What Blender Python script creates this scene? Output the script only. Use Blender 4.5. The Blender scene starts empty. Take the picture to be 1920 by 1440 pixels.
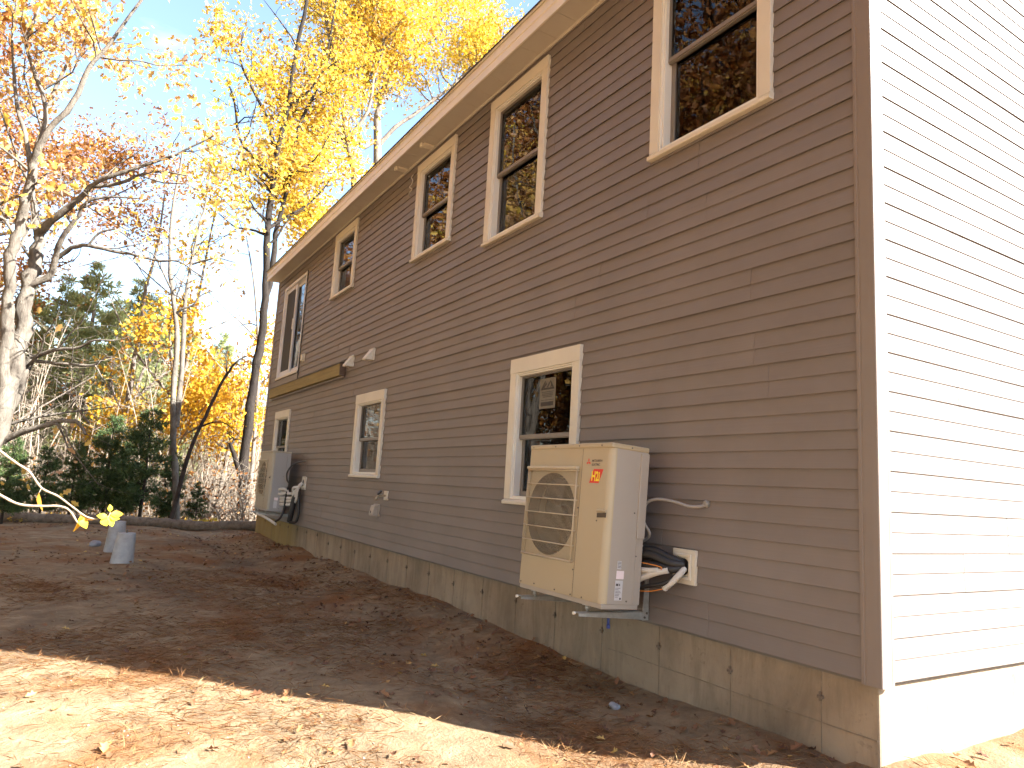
import bpy, bmesh, math, random
import numpy as np
from mathutils import Vector, Matrix

# ---------------------------------------------------------------- camera
scn = bpy.context.scene
COL = scn.collection
rad = math.radians

def camera_matrix(loc, yaw, pitch, roll):
    f = Vector((math.sin(yaw) * math.cos(pitch), math.cos(yaw) * math.cos(pitch), math.sin(pitch)))
    r = Vector((math.cos(yaw), -math.sin(yaw), 0)); u = r.cross(f)
    r2 = math.cos(roll) * r + math.sin(roll) * u
    u2 = -math.sin(roll) * r + math.cos(roll) * u
    m = Matrix((r2, u2, -f)).transposed().to_4x4()
    m.translation = loc
    return m

cd = bpy.data.cameras.new('camera')
cd.sensor_width = 36; cd.lens = 36 * 1325.81 / 1920
cd.clip_start = .05; cd.clip_end = 2000
cam = bpy.data.objects.new('camera', cd); COL.objects.link(cam)
cam.matrix_world = camera_matrix((-3.3904, -2.0602, .8208), .5451, .1462, .0566)
scn.camera = cam

# ---------------------------------------------------------------- sky and sun
SUN_E = rad(36); SUN_AZ = math.atan2(.66, -.75)          # azimuth from +Y towards +X
world = bpy.data.worlds.new('World'); scn.world = world; world.use_nodes = True
wn = world.node_tree.nodes; wl = world.node_tree.links
bg = wn['Background']
sky = wn.new('ShaderNodeTexSky'); sky.sky_type = 'NISHITA'; sky.sun_disc = False
sky.sun_elevation = SUN_E; sky.sun_rotation = SUN_AZ
sky.air_density = 1.0; sky.dust_density = .8; sky.ozone_density = .4; sky.altitude = 50
# thin high cloud streaks, brighter and whiter than the clear sky
tc = wn.new('ShaderNodeTexCoord'); mp = wn.new('ShaderNodeMapping'); mp.inputs['Scale'].default_value = (1.6, 1.6, 5)
ns = wn.new('ShaderNodeTexNoise'); ns.inputs['Scale'].default_value = 2.2; ns.inputs['Detail'].default_value = 7
rp = wn.new('ShaderNodeValToRGB'); rp.color_ramp.elements[0].position = .60; rp.color_ramp.elements[1].position = .86
rp.color_ramp.elements[1].color = (.4, .4, .4, 1)
mx = wn.new('ShaderNodeMix'); mx.data_type = 'RGBA'; mx.inputs['B'].default_value = (9.5, 9.8, 10, 1)
wl.new(tc.outputs['Generated'], mp.inputs['Vector']); wl.new(mp.outputs[0], ns.inputs['Vector'])
wl.new(ns.outputs['Fac'], rp.inputs[0]); wl.new(rp.outputs[0], mx.inputs['Factor'])
wl.new(sky.outputs[0], mx.inputs['A']); wl.new(mx.outputs['Result'], bg.inputs['Color'])
bg.inputs['Strength'].default_value = .078

sd = bpy.data.lights.new('sun', 'SUN'); sd.energy = 5.0; sd.angle = rad(.53); sd.color = (1, .965, .91)
sun = bpy.data.objects.new('sun', sd); COL.objects.link(sun)
sdir = Vector((math.sin(SUN_AZ) * math.cos(SUN_E), math.cos(SUN_AZ) * math.cos(SUN_E), math.sin(SUN_E)))
sun.rotation_euler = sdir.to_track_quat('Z', 'Y').to_euler(); sun.location = sdir * 40

vs = scn.view_settings
vs.view_transform = 'Standard'; vs.look = 'None'; vs.gamma = 1; vs.use_curve_mapping = False
vs.exposure = 2.8
scn.cycles.max_bounces = 6; scn.cycles.diffuse_bounces = 3; scn.cycles.transparent_max_bounces = 8
scn.cycles.caustics_reflective = False; scn.cycles.caustics_refractive = False
scn.cycles.sample_clamp_indirect = 8
scn.cycles.use_adaptive_sampling = True; scn.cycles.adaptive_threshold = .03
scn.cycles.use_denoising = True

# ---------------------------------------------------------------- helpers
def tag(o, label=None, cat=None, group=None, kind=None):
    if label: o['label'] = label
    if cat: o['category'] = cat
    if group: o['group'] = group
    if kind: o['kind'] = kind
    return o

def empty(name, loc, label, cat, group=None):
    o = bpy.data.objects.new(name, None); COL.objects.link(o); o.location = loc
    o.empty_display_size = .2
    return tag(o, label, cat, group)

class MB:
    """collects shapes in world coordinates; build() links them as one mesh"""
    def __init__(s): s.v = []; s.f = []; s.sm = []
    def poly(s, pts, smooth=False):
        n = len(s.v); s.v += [tuple(p) for p in pts]; s.f.append(tuple(range(n, n + len(pts)))); s.sm.append(smooth)
    def box(s, x0, x1, y0, y1, z0, z1):
        n = len(s.v)
        s.v += [(x, y, z) for z in (z0, z1) for y in (y0, y1) for x in (x0, x1)]
        for q in ((0, 2, 3, 1), (4, 5, 7, 6), (0, 1, 5, 4), (2, 6, 7, 3), (0, 4, 6, 2), (1, 3, 7, 5)):
            s.f.append(tuple(n + i for i in q)); s.sm.append(False)
        return s
    def obox(s, c, ax, ay, az):
        c, ax, ay, az = map(Vector, (c, ax, ay, az)); n = len(s.v)
        s.v += [tuple(c + i * ax + j * ay + k * az) for k in (-1, 1) for j in (-1, 1) for i in (-1, 1)]
        for q in ((0, 2, 3, 1), (4, 5, 7, 6), (0, 1, 5, 4), (2, 6, 7, 3), (0, 4, 6, 2), (1, 3, 7, 5)):
            s.f.append(tuple(n + i for i in q)); s.sm.append(False)
        return s
    def prism(s, prof, axis, a, b):
        """closed profile of 2D points swept along axis 'x','y' or 'z' from a to b"""
        def P(p, t):
            return (t, p[0], p[1]) if axis == 'x' else ((p[0], t, p[1]) if axis == 'y' else (p[0], p[1], t))
        n = len(s.v); k = len(prof)
        s.v += [P(p, a) for p in prof] + [P(p, b) for p in prof]
        for i in range(k):
            j = (i + 1) % k; s.f.append((n + i, n + j, n + k + j, n + k + i)); s.sm.append(False)
        s.f.append(tuple(n + i for i in reversed(range(k)))); s.f.append(tuple(n + k + i for i in range(k))); s.sm += [False] * 2
        return s
    def tube(s, pts, rs, k=8, cap=True):
        pts = [Vector(p) for p in pts]; m = len(pts)
        if not hasattr(rs, '__len__'): rs = [rs] * m
        n0 = len(s.v); prev = None
        for i, p in enumerate(pts):
            t = (pts[min(i + 1, m - 1)] - pts[max(i - 1, 0)])
            t = t.normalized() if t.length > 1e-9 else Vector((0, 0, 1))
            if prev is None:
                a = t.orthogonal().normalized()
            else:
                a = prev - t * prev.dot(t); a = a.normalized() if a.length > 1e-6 else t.orthogonal().normalized()
            prev = a; b = t.cross(a)
            for j in range(k):
                w = 2 * math.pi * j / k
                s.v.append(tuple(p + rs[i] * (math.cos(w) * a + math.sin(w) * b)))
        for i in range(m - 1):
            for j in range(k):
                q = (j + 1) % k
                s.f.append((n0 + i * k + j, n0 + i * k + q, n0 + (i + 1) * k + q, n0 + (i + 1) * k + j)); s.sm.append(True)
        if cap:
            s.f.append(tuple(n0 + j for j in reversed(range(k)))); s.f.append(tuple(n0 + (m - 1) * k + j for j in range(k))); s.sm += [False, False]
        return s
    def build(s, name, mat, parent=None, bevel=0, seg=2):
        me = bpy.data.meshes.new(name); me.from_pydata(s.v, [], s.f)
        me.polygons.foreach_set('use_smooth', s.sm); me.update()
        me.materials.append(mat)
        return link(name, me, parent, bevel, seg)

def link(name, me, parent=None, bevel=0, seg=2):
    o = bpy.data.objects.new(name, me); COL.objects.link(o)
    if parent: attach(o, parent)
    if bevel:
        b = o.modifiers.new('bevel', 'BEVEL'); b.width = bevel; b.segments = seg; b.limit_method = 'ANGLE'; b.angle_limit = rad(40)
    return o

def world_of(p):
    m = p.matrix_basis.copy()
    return world_of(p.parent) @ p.matrix_parent_inverse @ m if p.parent else m

def attach(o, parent):
    o.parent = parent
    o.matrix_parent_inverse = world_of(parent).inverted()

def box(name, mat, parent, x0, x1, y0, y1, z0, z1, bevel=0):
    return MB().box(x0, x1, y0, y1, z0, z1).build(name, mat, parent, bevel)

def curve_pts(ctrl, n=24):
    """Catmull-Rom through control points"""
    c = [Vector(p) for p in ctrl]; c = [2 * c[0] - c[1]] + c + [2 * c[-1] - c[-2]]
    out = []
    segs = len(c) - 3; per = max(2, n // segs)
    for i in range(segs):
        p0, p1, p2, p3 = c[i:i + 4]
        for j in range(per):
            t = j / per
            out.append(.5 * ((2 * p1) + (p2 - p0) * t + (2 * p0 - 5 * p1 + 4 * p2 - p3) * t * t + (3 * p1 - p0 - 3 * p2 + p3) * t ** 3))
    out.append(c[-2]); return out

# value noise for terrain and scatter
_rng = np.random.RandomState(5); _LAT = _rng.rand(256, 256)
def vnoise(x, y, s):
    x = np.asarray(x, float) * s + 100; y = np.asarray(y, float) * s + 100
    xi = np.floor(x).astype(int); yi = np.floor(y).astype(int); fx = x - xi; fy = y - yi
    fx = fx * fx * (3 - 2 * fx); fy = fy * fy * (3 - 2 * fy)
    g = lambda a, b: _LAT[a % 256, b % 256]
    return (g(xi, yi) * (1 - fx) + g(xi + 1, yi) * fx) * (1 - fy) + (g(xi, yi + 1) * (1 - fx) + g(xi + 1, yi + 1) * fx) * fy

# ---------------------------------------------------------------- materials
class NT:
    def __init__(s, name, rough=.6, spec=.5):
        s.m = bpy.data.materials.new(name); s.m.use_nodes = True
        s.n = s.m.node_tree.nodes; s.l = s.m.node_tree.links; s.b = s.n['Principled BSDF']
        s.b.inputs['Roughness'].default_value = rough; s.b.inputs['Specular IOR Level'].default_value = spec
        s.tc = s.n.new('ShaderNodeTexCoord')
    def noise(s, scale, detail=4, rough=.55, stretch=None, dist=0, coord='Object'):
        t = s.n.new('ShaderNodeTexNoise'); t.inputs['Scale'].default_value = scale; t.inputs['Detail'].default_value = detail
        t.inputs['Roughness'].default_value = rough; t.inputs['Distortion'].default_value = dist
        src = s.tc.outputs[coord]
        if stretch:
            m = s.n.new('ShaderNodeMapping'); m.inputs['Scale'].default_value = stretch; s.l.new(src, m.inputs['Vector']); src = m.outputs[0]
        s.l.new(src, t.inputs['Vector']); return t.outputs['Fac']
    def ramp(s, src, stops):
        r = s.n.new('ShaderNodeValToRGB'); e = r.color_ramp.elements
        while len(e) < len(stops): e.new(.5)
        for i, (p, c) in enumerate(stops):
            e[i].position = p
            e[i].color = (*c, 1) if hasattr(c, '__len__') else (c, c, c, 1)
        s.l.new(src, r.inputs[0]); return r.outputs[0]
    def mix(s, fac, a, b, mode='MIX'):
        m = s.n.new('ShaderNodeMix'); m.data_type = 'RGBA'; m.blend_type = mode
        for k, v in (('Factor', fac), ('A', a), ('B', b)):
            i = m.inputs[k] if k == 'Factor' else [q for q in m.inputs if q.name == k and q.type == 'RGBA'][0]
            if hasattr(v, 'links') or isinstance(v, bpy.types.NodeSocket): s.l.new(v, i)
            else: i.default_value = v if k == 'Factor' else (*v, 1)
        return [q for q in m.outputs if q.type == 'RGBA'][0]
    def color(s, src):
        if isinstance(src, bpy.types.NodeSocket): s.l.new(src, s.b.inputs['Base Color'])
        else: s.b.inputs['Base Color'].default_value = (*src, 1)
        return s
    def bump(s, h, strength=.3, dist=.01):
        b = s.n.new('ShaderNodeBump'); b.inputs['Strength'].default_value = strength; b.inputs['Distance'].default_value = dist
        s.l.new(h, b.inputs['Height']); s.l.new(b.outputs[0], s.b.inputs['Normal']); return s

def mottled(name, base, var=.12, scale=6, rough=.5, bump=.0, bscale=60, spec=.5, stretch=None):
    t = NT(name, rough, spec)
    lo = tuple(c * (1 - var) for c in base); hi = tuple(min(1, c * (1 + var)) for c in base)
    t.color(t.ramp(t.noise(scale, 6, .6, stretch), [(.3, lo), (.7, hi)]))
    if bump: t.bump(t.noise(bscale, 5, .6, stretch), bump, .004)
    return t.m

M = {}
# vinyl siding: taupe, faint wood grain along the course, slight oil-canning, each panel a hair different
t = NT('siding', .5, .35)
oi = t.n.new('ShaderNodeObjectInfo')
c1 = t.ramp(oi.outputs['Random'], [(0, (.186, .158, .144)), (1, (.202, .172, .157))])
g1 = t.ramp(t.noise(1.2, 5, .6), [(.35, .86), (.7, 1.0)])
c2 = t.mix(1, c1, g1, 'MULTIPLY'); t.color(c2)
add = t.n.new('ShaderNodeMath'); add.operation = 'ADD'
mul = t.n.new('ShaderNodeMath'); mul.operation = 'MULTIPLY'; mul.inputs[1].default_value = .12
t.l.new(t.noise(30, 3, .5, (1, .05, 3)), mul.inputs[0]); t.l.new(t.noise(1.1, 2), add.inputs[0]); t.l.new(mul.outputs[0], add.inputs[1])
t.bump(add.outputs[0], .35, .012); M['siding'] = t.m
M['post'] = mottled('post_vinyl', (.205, .172, .153), .04, 2, .45, spec=.35)
M['trim'] = mottled('white_trim', (.60, .555, .465), .05, 3, .45, .06, 40)
M['soffit'] = mottled('soffit_vinyl', (.52, .47, .395), .05, 2, .5)
M['fascia'] = mottled('fascia_wrap', (.72, .66, .55), .05, 3, .38)
M['vinyl'] = mottled('window_vinyl', (.72, .69, .62), .04, 4, .4)
M['door_vinyl'] = mottled('door_vinyl', (.62, .62, .64), .04, 4, .4)
M['sash'] = mottled('sash_taupe', (.19, .165, .14), .06, 4, .4)
M['gasket'] = mottled('dark_gasket', (.02, .019, .018), .1, 8, .5)
M['screen'] = mottled('insect_screen', (.022, .022, .024), .15, 300, .7)
M['room'] = mottled('room_wall', (.16, .14, .12), .1, 2, .9)
M['shingle'] = mottled('shingles', (.06, .055, .05), .4, 14, .9, .6, 40)
M['drip'] = mottled('drip_edge', (.035, .03, .028), .1, 10, .5)
# concrete with water stains and pitting
t = NT('concrete', .85, .2)
a = t.ramp(t.noise(1.6, 8, .62), [(.28, (.22, .172, .122)), (.5, (.285, .228, .165)), (.75, (.35, .285, .21))])
st = t.ramp(t.noise(3.2, 8, .7, (1, 1, .22), .4), [(.44, 1.0), (.6, .62), (.68, .36)])
a = t.mix(.7, a, st, 'MULTIPLY')
pit = t.ramp(t.noise(22, 4, .6), [(.62, 1.0), (.72, .55)])
a = t.mix(.45, a, pit, 'MULTIPLY')
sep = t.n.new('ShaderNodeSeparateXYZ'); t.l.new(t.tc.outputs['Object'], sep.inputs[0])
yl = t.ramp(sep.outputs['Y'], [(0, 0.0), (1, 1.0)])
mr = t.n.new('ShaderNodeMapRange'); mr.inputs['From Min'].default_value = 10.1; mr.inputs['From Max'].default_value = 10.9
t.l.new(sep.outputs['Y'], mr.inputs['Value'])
a = t.mix(mr.outputs[0], a, t.mix(.75, a, (.25, .175, .05)))            # yellow cast of reflected light painted in towards the far end
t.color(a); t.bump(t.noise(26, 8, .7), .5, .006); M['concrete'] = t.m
M['seam'] = mottled('seam_dark', (.20, .16, .115), .3, 20, .9)
M['tie'] = mottled('rusty_tie', (.15, .115, .085), .4, 60, .9, .4, 90)
M['pier'] = mottled('pier_concrete', (.34, .335, .33), .18, 9, .9, .5, 40)
M['ivory'] = mottled('ivory_enamel', (.40, .325, .21), .02, 3, .38, .03, 120)
M['ivory2'] = mottled('grey_enamel', (.36, .315, .265), .02, 3, .38)
M['far_front'] = mottled('far_enamel', (.36, .32, .25), .03, 3, .45)  # greyer tones for the distant unit
M['far_flank'] = mottled('far_grey_enamel', (.33, .315, .30), .03, 3, .45)
M['guard'] = mottled('guard_plastic', (.48, .40, .28), .03, 8, .4)
M['fan'] = mottled('fan_plastic', (.03, .024, .018), .1, 6, .55)
M['shroud'] = mottled('shroud', (.07, .052, .036), .08, 6, .6)
M['black'] = mottled('black_plastic', (.018, .016, .015), .2, 20, .5, .3, 60)
M['steel'] = mottled('galvanised', (.42, .42, .40), .15, 30, .42)
M['steel'].node_tree.nodes['Principled BSDF'].inputs['Metallic'].default_value = .6
M['screw'] = mottled('screw', (.10, .09, .075), .2, 90, .4)
M['white_pipe'] = mottled('pipe_insulation', (.56, .53, .48), .07, 20, .6, .2, 60)
M['orange'] = mottled('orange_wire', (.62, .20, .03), .08, 30, .5)
M['conduit'] = mottled('conduit', (.27, .25, .23), .08, 20, .5)
M['darkcable'] = mottled('dark_cable', (.05, .047, .045), .1, 20, .5)
M['blue'] = mottled('blue_plastic', (.04, .06, .22), .1, 20, .5)
M['red'] = mottled('red_print', (.62, .03, .02), .05, 20, .5)
M['yellow'] = mottled('yellow_print', (.85, .62, .03), .05, 20, .5)
M['ink'] = mottled('ink', (.07, .06, .055), .1, 30, .6)
M['label'] = mottled('label_paper', (.52, .50, .50), .06, 30, .6)
M['labelpink'] = mottled('label_pink', (.78, .66, .66), .05, 30, .6)
M['sticker'] = mottled('sticker_paper', (.15, .135, .105), .12, 25, .7)
M['sticker_ink'] = mottled('sticker_ink', (.035, .03, .028), .1, 25, .7)
# pressure treated wood
t = NT('treated_wood', .75, .2)
a = t.ramp(t.noise(5, 6, .6, (6, .25, 6), .5), [(.3, (.21, .165, .075)), (.6, (.29, .232, .105)), (.8, (.34, .275, .13))])
t.color(a); t.bump(t.noise(14, 5, .6, (6, .2, 6)), .3, .004); M['wood'] = t.m
M['wood_end'] = mottled('weathered_end', (.12, .085, .065), .25, 14, .85, .4, 60)
M['brass'] = mottled('old_brass', (.30, .24, .16), .2, 40, .4)
M['grit'] = mottled('grit', (.26, .22, .18), .3, 30, .9)
M['stone'] = mottled('stone', (.24, .24, .26), .3, 14, .85, .6, 30)
t = NT('sock', .95, .1)
t.color(t.ramp(t.noise(9, 6, .7), [(.3, (.10, .075, .055)), (.7, (.24, .19, .145))])); t.bump(t.noise(30, 5, .7), .8, .02); M['sock'] = t.m

# glass: clear pane, mirror-like by Fresnel, the room behind shows through
t = NT('window_glass', .02)
lw = t.n.new('ShaderNodeFresnel'); lw.inputs['IOR'].default_value = 1.5
tr = t.n.new('ShaderNodeBsdfTransparent'); tr.inputs[0].default_value = (.62, .64, .62, 1)
gl = t.n.new('ShaderNodeBsdfGlossy'); gl.inputs['Roughness'].default_value = .012; gl.inputs[0].default_value = (.82, .82, .82, 1)
ms = t.n.new('ShaderNodeMixShader'); t.l.new(lw.outputs[0], ms.inputs[0]); t.l.new(tr.outputs[0], ms.inputs[1]); t.l.new(gl.outputs[0], ms.inputs[2])
wv = t.n.new('ShaderNodeBump'); wv.inputs['Strength'].default_value = .05; wv.inputs['Distance'].default_value = .02
t.l.new(t.noise(2.2, 2), wv.inputs['Height']); t.l.new(wv.outputs[0], gl.inputs['Normal'])
t.l.new(ms.outputs[0], t.n['Material Output'].inputs[0]); M['glass'] = t.m

def bark(name, dark, light, scale=7):
    t = NT(name, .9, .15)
    a = t.ramp(t.noise(scale, 8, .7, (1, 1, .35), .6), [(.3, dark), (.55, light), (.8, tuple(min(1, c * 1.25) for c in light))])
    lich = t.ramp(t.noise(2.1, 5, .6), [(.55, 0.0), (.68, .6)])
    a = t.mix(lich, a, tuple(min(1, c * 1.35) for c in light))
    t.color(a); t.bump(t.noise(scale * 3, 6, .7, (1, 1, .3)), .9, .03); return t.m
M['bark_pale'] = bark('bark_pale', (.055, .045, .037), (.16, .14, .115))
M['bark_dark'] = bark('bark_dark', (.018, .014, .012), (.055, .043, .036))
M['bark_grey'] = bark('bark_grey', (.075, .062, .052), (.19, .165, .14))
M['bark_shaded'] = bark('bark_shaded', (.012, .010, .009), (.03, .024, .02))  # tree shade on the yellow oak's trunk, painted into its bark colour
M['twig'] = mottled('twig_bark', (.24, .19, .13), .2, 40, .8, .4, 120)
M['brush'] = mottled('brush_twigs', (.25, .205, .155), .35, 3, .9)

def leaf_mat(name, stops, trans=.45):
    t = NT(name, .55, .25)
    at = t.n.new('ShaderNodeAttribute'); at.attribute_name = 'hue'
    c = t.ramp(at.outputs['Fac'], stops); t.color(c)
    tb = t.n.new('ShaderNodeBsdfTranslucent'); t.l.new(c, tb.inputs[0])
    ms = t.n.new('ShaderNodeMixShader'); ms.inputs[0].default_value = trans
    t.l.new(t.b.outputs[0], ms.inputs[1]); t.l.new(tb.outputs[0], ms.inputs[2]); t.l.new(ms.outputs[0], t.n['Material Output'].inputs[0])
    return t.m
M['leaf_orange'] = leaf_mat('leaf_orange', [(0, (.33, .20, .13)), (.3, (.50, .31, .17)), (.6, (.60, .37, .10)), (.85, (.66, .47, .08)), (1, (.66, .54, .09))])
M['leaf_yellow'] = leaf_mat('leaf_yellow', [(0, (.24, .13, .05)), (.25, (.47, .28, .06)), (.55, (.61, .42, .045)), (.85, (.62, .48, .045)), (1, (.34, .34, .05))])
M['leaf_gold'] = leaf_mat('leaf_gold', [(0, (.30, .13, .03)), (.5, (.58, .32, .03)), (1, (.62, .46, .04))])
M['leaf_lime'] = leaf_mat('leaf_lime', [(0, (.55, .40, .04)), (1, (.62, .60, .05))])
M['leaf_russet'] = leaf_mat('leaf_russet', [(0, (.10, .045, .025)), (.5, (.27, .11, .035)), (1, (.45, .22, .04))])
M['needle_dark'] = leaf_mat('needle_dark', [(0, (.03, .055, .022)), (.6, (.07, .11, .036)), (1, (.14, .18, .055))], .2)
M['needle_hazed'] = leaf_mat('needle_hazed', [(0, (.20, .23, .10)), (.6, (.34, .37, .16)), (1, (.46, .46, .20))], .45)  # haze over the woods painted in as brighter needles
M['litter'] = leaf_mat('litter', [(0, (.07, .038, .026)), (.45, (.16, .075, .04)), (.8, (.26, .13, .06)), (.95, (.40, .22, .08)), (1, (.5, .33, .1))], .15)
M['straw'] = leaf_mat('straw', [(0, (.16, .07, .03)), (.6, (.33, .16, .06)), (1, (.48, .34, .16))], .2)

# ground: sandy fill, rust-red pine needle drifts, dark moist soil
t = NT('soil', .95, .1)
sand = t.ramp(t.noise(5, 9, .68), [(.3, (.165, .115, .070)), (.55, (.275, .198, .118)), (.8, (.41, .32, .20))])
need = t.ramp(t.noise(26, 6, .7, (1, 2.4, 1), 1.0), [(.3, (.125, .057, .026)), (.6, (.25, .122, .05)), (.85, (.38, .215, .092))])
dark = t.ramp(t.noise(14, 6, .7), [(.3, (.11, .074, .047)), (.8, (.20, .148, .096))])
f1 = t.ramp(t.noise(.9, 7, .66, (1, .8, 1), .6), [(.46, 0.0), (.62, 1.0)])
f2 = t.ramp(t.noise(.55, 6, .6, (1.3, .8, 1), .3), [(.52, 0.0), (.66, .85)])
c = t.mix(f1, sand, need); c = t.mix(f2, c, dark); t.color(c)
ad = t.n.new('ShaderNodeMath'); ad.operation = 'ADD'
t.l.new(t.noise(7, 8, .7), ad.inputs[0]); t.l.new(t.noise(40, 6, .7), ad.inputs[1])
t.bump(ad.outputs[0], .8, .026); M['soil'] = t.m
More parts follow.
